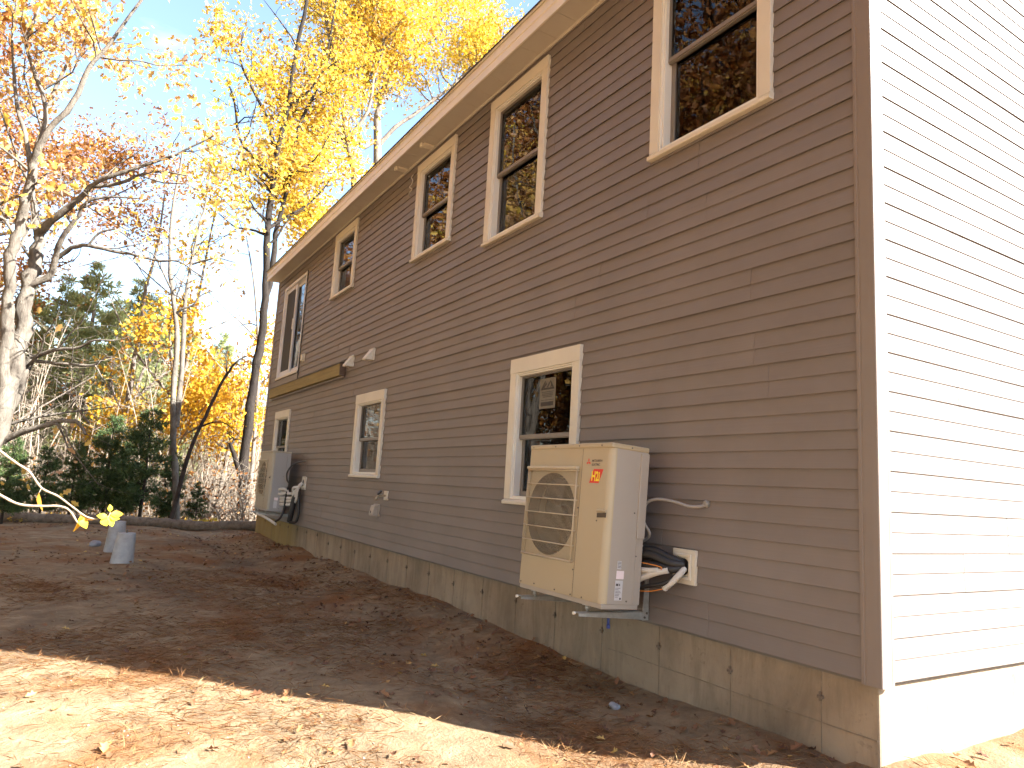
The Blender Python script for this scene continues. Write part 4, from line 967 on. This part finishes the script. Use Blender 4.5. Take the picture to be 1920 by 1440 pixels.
OAK = [(0, -.5, 0), (.26, -.18, .05), (.14, -.02, .03), (.32, .16, .06), (.12, .26, .02), (0, .5, -.04), (-.12, .26, .02), (-.32, .16, .06), (-.14, -.02, .03), (-.26, -.18, .05)]
OVAL = [(0, -.5, 0), (.24, -.1, .06), (.16, .25, .03), (0, .5, -.05), (-.16, .25, .03), (-.24, -.1, .06)]
def leaf_mesh(name, P, A, B, size, hue, shape, mat):
    """P anchors (n,3); A long axis, B across axis (unit), size (n,), hue (n,)"""
    n = len(P); sh = np.array(shape); N = np.cross(A, B)
    V = P[:, None, :] + size[:, None, None] * (sh[None, :, 0:1] * B[:, None, :] + (sh[None, :, 1:2] + .5) * A[:, None, :] + sh[None, :, 2:3] * N[:, None, :])
    k = len(shape); V = V.reshape(-1, 3)
    # fan of two polygons folded along the midrib
    tip = k // 2
    f = []
    base = np.arange(n) * k
    right = np.stack([base + i for i in range(0, tip + 1)], 1); left = np.stack([base + i % k for i in list(range(tip, k)) + [0]], 1)
    me = bpy.data.meshes.new(name)
    nf = 2 * n; ln = tip + 1
    me.vertices.add(len(V)); me.vertices.foreach_set('co', V.ravel())
    loops = np.concatenate([right, left], 1).reshape(-1)                 # per leaf: right loop then left loop
    l2 = k - tip + 1
    me.loops.add(len(loops)); me.loops.foreach_set('vertex_index', loops)
    me.polygons.add(nf)
    st = np.zeros(nf, int); per = ln + l2
    st[0::2] = np.arange(n) * per; st[1::2] = np.arange(n) * per + ln
    me.polygons.foreach_set('loop_start', st)
    at = me.attributes.new('hue', 'FLOAT', 'FACE'); at.data.foreach_set('value', np.repeat(hue, 2).astype(np.float32))
    me.update(calc_edges=True); me.validate(); me.materials.append(mat)
    return me

def unit(v): return v / np.maximum(1e-9, np.linalg.norm(v, axis=1, keepdims=True))
def crown(name, tips, per, spread, size, seed, mat, parent=None, hue=(.5, .28), clump=.5, shape=OAK, droop=.35, keep=None):
    r = np.random.RandomState(seed); T = np.array([tuple(t) for t in tips])
    if keep is not None: T = T[keep(T)]
    hn = r.normal(size=len(T)) * .5 + 2.2 * (vnoise(T[:, 0] + T[:, 1] * .5 + 31, T[:, 2] + seed, .8) - .5)
    cnt = r.poisson(per * r.gamma(2.2, 1 / 2.2, len(T))); ix = np.repeat(np.arange(len(T)), cnt)
    n = len(ix); P = T[ix] + r.normal(size=(n, 3)) * spread
    A = unit(r.normal(size=(n, 3)) + np.array([0, 0, -droop])); B = unit(np.cross(A, r.normal(size=(n, 3))))
    sz = size * r.uniform(.6, 1.25, n)
    h = np.clip(hue[0] + hue[1] * (clump * hn[ix] + (1 - clump) * r.normal(size=n)), 0, 1)
    return link(name, leaf_mesh(name, P, A, B, sz, h, shape, mat), parent)

def specified_tree(key, name, label, group, barkmat, leafmat, seed, dens=1.3, L=1.3, lv=1, per=5, spread=.12, size=.10, hue=(.5, .28), leafy=1., t0=.25, cat='tree', up=.04, keep=None, skip=()):
    g = Grow(seed); base = LIMBS[key][0][0][0]
    root = empty(name, (base[0], base[1], float(ground_z(base[0], base[1]))), label, cat, group)
    for i, (pts, r0, r1) in enumerate(LIMBS[key]):
        c, rr = g.limb(pts, r0, r1, 10 if r0 > .08 else 7)
        g.branch(c, rr, dens * (.45 if i == 0 else 1), L, lv, t0 if i else .45, up, 1.0, leafy)
    g.mb.build('trunk', barkmat, root)
    if per: crown('crown', g.tips, per, spread, size, seed, leafmat, root, hue, keep=keep)
    return root

specified_tree('LEFT_OAK', 'oak_tree', 'pale-barked many-stemmed oak with orange leaves at the left edge', None, M['bark_pale'], M['leaf_orange'], 21, 1.7, 1.45, 2, 3.4, .13, .115, (.62, .36), .95, keep=lambda T: np.random.RandomState(2).rand(len(T)) < np.clip((T[:, 2] - 3.6) / 3.0, .04, .85))
specified_tree('YELLOW_OAK', 'oak_tree', 'dark-trunked yellow oak standing just past the far house corner', None, M['bark_shaded'], M['leaf_yellow'], 34, 1.5, 2.1, 2, 3.5, .2, .165, (.5, .32), .85, .3, keep=lambda T: T[:, 2] > 4.6)
specified_tree('MAPLE_A', 'maple_tree', 'golden tree rising behind the roof, left of the pair there', None, M['bark_grey'], M['leaf_yellow'], 47, 3.2, 2.4, 1, 7, .25, .18, (.52, .32), 1, .4, keep=lambda T: T[:, 2] > 4.5)
specified_tree('MAPLE_B', 'maple_tree', 'golden tree rising behind the roof, the one reaching farthest right', None, M['bark_grey'], M['leaf_yellow'], 58, 3.0, 2.5, 1, 6.6, .25, .18, (.56, .32), 1, .4, keep=lambda T: T[:, 2] > 4.5)
specified_tree('TWIN_TREE', 'twin_stem_tree', 'slender twin-stemmed tree nearly bare, left of the dark-trunked oak', None, M['bark_pale'], M['leaf_orange'], 63, 2.2, 1.2, 1, .9, .12, .11, (.6, .3), .6)
specified_tree('LEANING', 'leaning_tree', 'dark young trunk leaning right above the small pines', None, M['bark_dark'], M['leaf_gold'], 71, 1.6, .8, 1, .35, .1, .10, (.5, .3), .5)

def random_tree(seed, h, r, forks, dens, L, lv, barkmat, leafmat, per, spread, size, hue, name, crown_from=.35, leafy=1.0):
    """a whole tree standing at the origin: root empty with trunk and crown"""
    g = Grow(seed); R = g.R
    p = [Vector((0, 0, -.3))]; d = Vector((R.uniform(-.08, .08), R.uniform(-.08, .08), 1))
    for i in range(7):
        d = (d + Vector((R.gauss(0, .07), R.gauss(0, .07), .12))).normalized(); p.append(p[-1] + d * (h / 7))
    c, rr = g.limb(p, r, r * .18, 8, 2); g.branch(c, rr, dens * .6, L, lv, crown_from, .06, 1, leafy)
    for _ in range(forks):
        t = R.uniform(crown_from, .75); i = int(t * (len(c) - 1)); a = R.uniform(0, 6.28); l = h * R.uniform(.25, .42)
        q = [c[i]]; dd = Vector((math.cos(a), math.sin(a), R.uniform(.3, .9))).normalized()
        for k in range(4): dd = (dd + Vector((R.gauss(0, .1), R.gauss(0, .1), .08))).normalized(); q.append(q[-1] + dd * l / 4)
        c2, r2 = g.limb(q, rr[i] * .6, rr[i] * .15, 6, 2); g.branch(c2, r2, dens, L, lv, .25, .05, 1, leafy)
    root = bpy.data.objects.new(name, None); COL.objects.link(root)
    g.mb.build('trunk', barkmat, root)
    if per: crown('crown', g.tips, per, spread, size, seed, leafmat, root, hue)
    return root

def copy_tree(src, loc, rot, sc, label, cat, group):
    c = src.copy(); COL.objects.link(c); c.location = loc; c.rotation_euler = (0, 0, rot); c.scale = (sc, sc, sc)
    for k in ('label', 'category', 'group'):
        if k in c: del c[k]
    tag(c, label, cat, group)
    for ch in list(src.children):
        d = ch.copy(); COL.objects.link(d); d.parent = c
    return c
def place(src, first, loc, rot, sc, label, cat, group):
    if first: 
        src.location = loc; src.rotation_euler = (0, 0, rot); src.scale = (sc, sc, sc); return tag(src, label, cat, group)
    return copy_tree(src, loc, rot, sc, label, cat, group)
def on_ground(x, y, dz=0): return (x, y, float(ground_z(x, y)) + dz)

# golden understory trees between the stems
gold = random_tree(81, 8.5, .11, 7, 2.6, 1.6, 1, M['bark_grey'], M["leaf_gold"], 5, .24, .19, (.55, .3), "golden_sapling", .3)
for i, (x, y, ro, s, lb) in enumerate([(-.3, 26, .4, .98, 'golden understory tree between the twin-stemmed tree and the dark oak'), (1.1, 25, 2.1, .9, 'golden understory tree just left of the far house corner'),
                                       (-1.9, 28, 4.0, .62, 'small orange-gold understory tree behind the twin stems')]):
    place(gold, i == 0, on_ground(x, y), ro, s, lb, 'tree', 'golden understory trees')

# white pines: soft pale ones standing behind, dark young ones at the edge of the clearing
def pine(seed, h, width, mat, whorls, name, tuft=.13, dens=26, bare=.05, wd=.07, wood='bark_dark'):
    R = random.Random(seed); r = np.random.RandomState(seed); mb = MB(); P = []; A = []
    mb.tube([(0, 0, -.2), (.03, 0, h * .4), (0, .02, h * .75), (0, 0, h)], [h * .016, h * .012, h * .007, .006], 7, False)
    for w in range(whorls):
        t = bare + (1 - bare) * (w + .3 * R.random()) / whorls; z = h * t
        Lb = width * (1 - t) ** .75 * R.uniform(.55, 1.25) + .08
        for b in range(R.choice([4, 5, 6])):
            a = R.uniform(0, 6.283); d = Vector((math.cos(a), math.sin(a), R.uniform(-.05, .35)))
            pts = [Vector((0, 0, z))]
            for k in range(4): d = (d + Vector((R.gauss(0, .12), R.gauss(0, .12), .05))).normalized(); pts.append(pts[-1] + d * Lb / 4)
            mb.tube(pts, [.006 + Lb * .008, .005 + Lb * .006, .005, .004, .003], 4, False)
            m = max(3, int(Lb * dens))
            for _ in range(m):
                f = R.uniform(.25, 1) * 3.999; i = int(f); q = pts[i].lerp(pts[i + 1], f - i)
                q = q + Vector((R.gauss(0, .10 * Lb + .02), R.gauss(0, .10 * Lb + .02), R.gauss(0, .05 * Lb + .02)))
                P.append(q); A.append((pts[i + 1] - pts[i]).normalized())
    P = np.array([tuple(p) for p in P]); A = np.array([tuple(a) for a in A]); n = len(P); k = 9
    ix = np.repeat(np.arange(n), k); PP = P[ix]; dirs = unit(A[ix] * .7 + r.normal(size=(n * k, 3)) * .75 + np.array([0, 0, .25])); B = unit(np.cross(dirs, r.normal(size=(n * k, 3))))
    sz = tuft * r.uniform(.7, 1.3, n * k)
    hue = np.clip(.45 + .3 * r.normal(size=n)[ix] * .7 + .1 * r.normal(size=n * k), 0, 1)
    root = bpy.data.objects.new(name, None); COL.objects.link(root); mb.build('trunk', M[wood], root)
    link('crown', leaf_mesh('crown', PP, dirs, B, sz, hue, [(0, -.5, 0), (wd, .0, 0), (0, .5, 0), (-wd, .0, 0)], mat), root)
    return root
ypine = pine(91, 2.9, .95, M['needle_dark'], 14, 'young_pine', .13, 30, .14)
yp = [(-1.84, 18.0, .1, .98, 'tallest young dark pine, in the middle of the clearing edge'), (-2.62, 18.5, 1.3, .92, 'young dark pine directly behind the concrete piers'),
      (-3.32, 18.0, 2.5, .65, 'young dark pine left of the piers'), (-4.49, 15.9, 3.3, .62, 'young dark pine at the left edge of the picture, nearest the camera'),
      (-3.9, 17.4, 4.4, .58, 'low young pine at the left, between two bigger ones'), (-.35, 19.4, 5.2, .40, 'smallest bright pine right of the leaning trunk'),
      (-1.0, 19.6, .8, .66, 'young pine behind the leaning trunk'), (-2.2, 19.8, 2.2, .75, 'young pine in the second row behind the tallest one'), (-4.6, 19.0, 1.9, .5, 'young pine in the second row at the far left')]
for i, (x, y, ro, s, lb) in enumerate(yp): place(ypine, i == 0, on_ground(x, y), ro, s, lb, 'pine', 'young pines along the clearing edge')
bpine = pine(95, 11.5, 3.1, M['needle_hazed'], 22, 'white_pine', .34, 10, .2, .09, 'bark_grey')
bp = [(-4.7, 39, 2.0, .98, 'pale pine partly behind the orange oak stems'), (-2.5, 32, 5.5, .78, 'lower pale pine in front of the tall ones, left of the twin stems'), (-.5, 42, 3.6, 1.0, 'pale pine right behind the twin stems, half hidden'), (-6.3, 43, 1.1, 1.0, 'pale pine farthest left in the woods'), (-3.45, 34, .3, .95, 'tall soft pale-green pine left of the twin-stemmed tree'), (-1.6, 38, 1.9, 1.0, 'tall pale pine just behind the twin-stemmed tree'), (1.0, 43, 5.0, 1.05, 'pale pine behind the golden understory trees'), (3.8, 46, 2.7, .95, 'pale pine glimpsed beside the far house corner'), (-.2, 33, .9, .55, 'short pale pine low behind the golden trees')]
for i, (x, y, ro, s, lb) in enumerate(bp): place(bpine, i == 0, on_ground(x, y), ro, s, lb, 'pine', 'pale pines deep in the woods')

# bare grey trees of the wood behind
bare = [random_tree(101 + i, h, r, f, 1.3, 1.3, 1, M['bark_grey'], M['leaf_russet'], .25, .2, .13, (.5, .3), 'bare_tree', .25) for i, (h, r, f) in enumerate([(9, .085, 4), (11, .11, 5), (7, .06, 5), (12, .13, 4)])]
R = random.Random(77); used = [False] * 4; spots = []
while len(spots) < 46:
    y = R.uniform(23, 60); k = (y + 2.06); x = -3.39 + k * R.uniform(-.13, .24) if R.random() < .8 else -3.39 + k * R.uniform(-.3, .5)
    if all((x - a) ** 2 + (y - b) ** 2 > 1.2 for a, b in spots): spots.append((x, y))
spots.sort(key=lambda s: s[1])
for i, (x, y) in enumerate(spots):
    j = i % 4; place(bare[j], not used[j], on_ground(x, y), R.uniform(0, 6.28), R.uniform(.75, 1.2), 'thin bare grey tree among the woods behind the clearing', 'tree', 'bare trees of the woods'); used[j] = True

# woods on the left-hand side of the yard, outside the picture but mirrored in the panes; extra trees added to block skylight
side = [random_tree(131, 14, .2, 9, 1.3, 2.6, 2, M['bark_grey'], M['leaf_orange'], 7, .33, .16, (.5, .3), 'unseen_side_oak', .25), random_tree(132, 16, .2, 9, 1.3, 2.6, 2, M['bark_dark'], M['leaf_russet'], 7, .33, .16, (.6, .3), 'unseen_side_oak', .2)]
sp = [(-10.5, 6), (-12, 11), (-12.5, 15.5), (-14, 19), (-14, 23.5), (-17, 27), (-14.5, 29.5), (-17, 34), (-17, 14), (-16, 7.5), (-18, 21), (-11.5, .5), (-16, 1.5), (-12.5, -6), (-17, -5), (-21, 10), (-21, 3), (-20, 29), (-14.5, 37), (-22, 17), (-15, -13), (-10, 37)]
for i, (x, y) in enumerate(sp):
    j = i % 2; place(side[j], i < 2, on_ground(x, y), R.uniform(0, 6.28), R.uniform(1.2, 1.55), 'autumn oak beside the yard, unseen, for pane reflections and blocking skylight', 'tree', 'unseen oaks beside the yard')

# brush: tangle of twigs and dead leaves in front of and between the trunks, nobody could count it
g = Grow(151); R = g.R
for _ in range(1700):
    y = 19.5 + 22 * R.random() ** 1.4; k = y + 2.06; x = -3.39 + k * R.uniform(-.20, .26)
    if y < 22 and -4.5 < x < -.8 and R.random() < .5: continue
    z = float(ground_z(x, y)); h = R.uniform(.7, 2.3) * (1 if y < 24 else 1.5)
    q, q2 = g.shoot((x, y, z), (R.gauss(0, .45), R.gauss(0, .45), 1), h, .006 + .006 * h, 3, .16, .0)
    for _ in range(R.choice([4, 5, 6, 7])):
        i = R.randrange(1, 5); q3, _r = g.shoot(q[i], (R.gauss(0, 1), R.gauss(0, 1), R.uniform(-.1, .9)), h * R.uniform(.25, .55), .006, 3, .2, .0)
        g.tips.append(q3[-1])
for _ in range(520):
    y = 23 + 26 * R.random(); k = y + 2.06; x = -3.39 + k * R.uniform(-.22, .26); z = float(ground_z(x, y)); h = R.uniform(2.6, 6.5)
    q, q2 = g.shoot((x, y, z), (R.gauss(0, .14), R.gauss(0, .14), 1), h, .010 + .004 * h, 4, .07, .03)
    for _ in range(R.choice([7, 9, 11])):
        i = R.randrange(1, 5); a = q[i].lerp(q[i + 1], R.random()); q3, _r = g.shoot(a, (R.gauss(0, 1), R.gauss(0, 1), R.uniform(0, 1)), h * R.uniform(.12, .3), .009, 3, .2, .02)
        q4, _r = g.shoot(q3[3], (R.gauss(0, 1), R.gauss(0, 1), R.uniform(0, .8)), h * .12, .006, 3, .2, .0)
        if R.random() < .3: g.tips.append(q4[-1])
tag(g.mb.build('brush_twigs', M['brush']), 'tangle of bare brush twigs under the woods', 'brush', kind='stuff')
tag(crown('brush_leaves', g.tips, .9, .12, .10, 152, M['leaf_russet'], None, (.5, .35)), 'withered leaves hanging in the brush', 'leaves', kind='stuff')
# the far wood closes the view
g = Grow(161); R = g.R; tips = []
for _ in range(420):
    y = R.uniform(55, 110); k = y + 2.06; x = -3.39 + k * R.uniform(-.75, .75); z = float(ground_z(x, y)); h = R.uniform(5, 12)
    g.mb.tube([(x, y, z - .3), (x + R.gauss(0, .3), y, z + h * .5), (x + R.gauss(0, .6), y, z + h)], [.13, .09, .02], 4, False)
    for _ in range(26): tips.append(Vector((x + R.gauss(0, 1.5), y + R.gauss(0, 1.5), z + h * R.uniform(.12, 1.0))))
tag(g.mb.build('far_wood', M['bark_grey']), 'grey trunks of the far wood', 'wood', kind='stuff')
tag(crown('far_wood_leaves', tips, 5, .55, .42, 162, M['leaf_russet'], None, (.55, .3)), 'russet haze of leaves in the far wood', 'leaves', kind='stuff')

# ---------------------------------------------------------------- sapling with two low twigs reaching into the picture at the left
sap = empty('sapling', (-4.75, 1.75, float(ground_z(-4.75, 1.75))), 'sapling branch with a few yellow leaves hanging in from the left edge', 'sapling')
zz = float(ground_z(-4.75, 1.75))
MB().tube(curve_pts([(-4.75, 1.75, zz - .05), (-4.72, 1.74, .4), (-4.70, 1.72, 1.2), (-4.74, 1.75, 2.4), (-4.70, 1.8, 3.3)], 24), [.03 - .001 * i for i in range(25)], 8).build('trunk', M['twig'], sap)
tw1 = [(-4.71, 1.73, 1.35), (-4.2, 1.62, 1.15), (-3.731, 1.5, .925), (-3.651, 1.5, .855), (-3.591, 1.5, .81), (-3.541, 1.5, .776), (-3.49, 1.5, .712), (-3.43, 1.5, .682), (-3.373, 1.5, .64), (-3.319, 1.5, .601), (-3.278, 1.5, .589)]
tw2 = [(-4.72, 1.74, .95), (-4.2, 1.5, .88), (-3.691, 1.35, .727), (-3.618, 1.35, .684), (-3.553, 1.35, .651), (-3.482, 1.35, .646), (-3.42, 1.35, .648), (-3.381, 1.35, .632), (-3.347, 1.35, .584)]
c = curve_pts(tw1, 60); MB().tube(c, [.0062 - .003 * i / len(c) + .0004 * math.sin(i * 1.7) for i in range(len(c))], 8).build('branch', M['twig'], sap)
c = curve_pts(tw2, 50); MB().tube(c, [.0058 - .0018 * i / len(c) + .0004 * math.sin(i * 1.3) for i in range(len(c))], 8).build('branch', M['twig'], sap)
MB().tube(curve_pts([(-3.278, 1.5, .589), (-3.262, 1.5, .595), (-3.236, 1.5, .60), (-3.228, 1.5, .62)], 9), .0022, 5).build('stalk', M['twig'], sap)
MB().tube(curve_pts([(-3.49, 1.5, .715), (-3.494, 1.49, .70), (-3.497, 1.49, .692)], 6), .0018, 5).build('stalk', M['twig'], sap)
def leaf(p, a, b, s, hue, mat, curl=.15):
    """one leaf of 5 x 3 points, cupped across and curled along"""
    p, a, b = Vector(p), Vector(a).normalized(), Vector(b); b = (b - a * b.dot(a)).normalized(); n = a.cross(b); V = []; Fc = []
    prof = [0, .62, 1, .9, .55, .05]
    for i, wv in enumerate(prof):
        t = i / 5
        for j in (-1, 0, 1): V.append(tuple(p + a * s * t + b * s * .33 * wv * j + n * s * (curl * t * t - .10 * (j == 0) * wv)))
    for i in range(5):
        for j in range(2): Fc.append((i * 3 + j, i * 3 + j + 1, i * 3 + j + 4, i * 3 + j + 3))
    me = bpy.data.meshes.new('leaf'); me.from_pydata(V, [], Fc); me.polygons.foreach_set('use_smooth', [True] * len(Fc))
    at = me.attributes.new('hue', 'FLOAT', 'FACE'); at.data.foreach_set('value', [hue] * len(Fc)); me.materials.append(mat); link('leaf', me, sap)
leaf((-3.497, 1.49, .695), (-.02, .02, -1), (.3, 1, 0), .075, .2, M['leaf_gold'], .35)
leaf((-3.336, 1.5, .605), (.35, -.1, -1), (.9, .4, .2), .062, .9, M['leaf_gold'], .3)
leaf((-3.330, 1.49, .60), (-.1, .1, -1), (.5, 1, 0), .068, .5, M['leaf_gold'], -.3)
leaf((-3.318, 1.5, .597), (.6, 0, -.5), (.3, 1, .2), .03, .1, M['leaf_gold'], .4)
leaf((-3.255, 1.5, .598), (.25, -.3, -.5), (1, .3, .5), .05, .8, M['leaf_lime'], .2)
leaf((-3.236, 1.49, .602), (-.75, -.2, .1), (.1, .3, 1), .042, .9, M['leaf_lime'], .2)
leaf((-3.232, 1.5, .606), (.3, -.2, -.8), (1, .2, .3), .052, .95, M['leaf_lime'], .2)
leaf((-3.228, 1.5, .612), (1, .1, .1), (0, .6, 1), .052, .5, M['leaf_gold'], -.1)
leaf((-3.228, 1.5, .604), (.8, -.2, -.25), (.2, .4, 1), .042, 1.0, M['leaf_lime'], .1)
leaf((-3.229, 1.5, .622), (-.1, -.2, 1), (1, .2, .1), .032, .8, M['leaf_lime'], .2)

# ================================================================ GROUND LITTER
r = np.random.RandomState(7)
def scatter(n, x0, x1, y0, y1, thr, power=1.0, scale=1.1, off=0):
    out = []; tot = 0
    while tot < n:
        x = r.uniform(x0, x1, n * 2); y = y0 + (y1 - y0) * r.rand(n * 2) ** power
        k = vnoise(x + off, y, scale) + .25 * r.normal(size=n * 2) * .6 > thr
        k &= ~((x > -.06) & (y > -.03))
        out.append(np.stack([x[k], y[k]], 1)); tot += k.sum()
    q = np.concatenate(out)[:n]; return q[:, 0], q[:, 1]
def lay(name, x, y, size, hue, shape, mat, tilt, label, cat, lift=.01):
    n = len(x); z = ground_z(x, y) + lift * r.uniform(.3, 1.2, n); P = np.stack([x, y, z], 1); a = r.uniform(0, 6.283, n)
    A = unit(np.stack([np.cos(a), np.sin(a), tilt * r.normal(size=n)], 1)); B0 = np.stack([-np.sin(a), np.cos(a), tilt * r.normal(size=n)], 1); B = unit(B0 - A * (A * B0).sum(1, keepdims=True))
    return tag(link(name, leaf_mesh(name, P, A, B, size, hue, shape, mat)), label, cat, kind='stuff')
CURL = [(p[0], p[1], p[2] + .5 * p[0] ** 2 * 3 + .3 * p[1] ** 2) for p in OAK]
x, y = scatter(3200, -7, 1.5, -1.5, 17, .42, 1.0); lay('fallen_leaves', x, y, r.uniform(.035, .08, 3200), np.clip(r.normal(.6, .22, 3200), 0, 1), CURL, M['litter'], .35, 'brown fallen oak leaves scattered over the dirt', 'leaves')
x = -r.uniform(.05, 1.3, 700) ** 1.3; y = r.uniform(0, 13.5, 700); lay('drifted_leaves', x, y, r.uniform(.035, .075, 700), np.clip(r.normal(.4, .2, 700), 0, 1), CURL, M['litter'], .5, 'dark leaves drifted along the foundation', 'leaves')
x, y = scatter(9000, -8, 4, 16.6, 27, .2); lay('woodland_litter', x, y, r.uniform(.07, .14, 9000), np.clip(r.normal(.75, .25, 9000), 0, 1), CURL, M['leaf_gold'], .5, 'golden leaf litter on the woodland floor', 'leaves', .05)
NEED = [(0, -.5, 0), (.012, 0, .03), (0, .5, 0), (-.012, 0, .03)]
x, y = scatter(42000, -6, 1.5, -1.5, 8, .5, 1.3, 1.6, 4); n = len(x); lay('pine_needles', x, y, r.uniform(.06, .12, n), np.clip(r.normal(.45, .25, n), 0, 1), NEED, M['straw'], .22, 'rust-brown pine needles strewn over the dirt', 'needles', .012)
# dry grass tufts and twigs at the edge of the shade
tx, ty = [], []
for cx, cy, n in [(-.62, .72, 60), (-1.05, 1.1, 50), (-1.6, 1.75, 40), (-2.1, 2.3, 40), (-2.6, 2.9, 40), (-.9, .2, 60), (-1.3, .6, 60), (-2.9, 1.9, 50), (-2.3, 1.4, 60), (-3.1, 3.1, 40), (1.15, -.35, 90), (.9, -.6, 80), (1.5, -.5, 80), (-1.9, .9, 60)]:
    tx += list(cx + r.normal(size=n) * .09); ty += list(cy + r.normal(size=n) * .09)
tx = np.array(tx); ty = np.array(ty); n = len(tx); P = np.stack([tx, ty, ground_z(tx, ty)], 1)
A = unit(np.stack([r.normal(size=n) * .8, r.normal(size=n) * .8, r.uniform(.3, 1, n)], 1)); B = unit(np.cross(A, r.normal(size=(n, 3))))
tag(link('dry_grass', leaf_mesh('dry_grass', P, A, B, r.uniform(.035, .085, n), np.clip(r.normal(.7, .2, n), 0, 1), [(0, -.5, 0), (.02, 0, .0), (0, .5, 0.05), (-.02, 0, .0)], M['straw'])), 'sparse dry grass tufts in the sun', 'grass', kind='stuff')
# gravel crumbs
m = MB(); R = random.Random(9)
for _ in range(1500):
    x = R.uniform(-5, -.05); y = R.uniform(-1, 12); s = R.uniform(.002, .007) * (1.6 if R.random() < .06 else 1); z = float(ground_z(x, y)) + s * .3
    v = [Vector((R.gauss(0, 1), R.gauss(0, 1), R.gauss(0, .7))).normalized() * s * R.uniform(.7, 1.3) for _ in range(4)]
    a = [Vector((x, y, z)) + Vector(q) * s for q in ((1, 0, 0), (-.5, .9, 0), (-.5, -.9, .1), (0, 0, 1.1))]
    b = [p + w * .4 for p, w in zip(a, v)]
    for q in ((0, 1, 3), (1, 2, 3), (2, 0, 3)): m.poly([b[i] for i in q])
tag(m.build('gravel', M['grit']), 'small pebbles and grit in the dirt', 'gravel', kind='stuff')
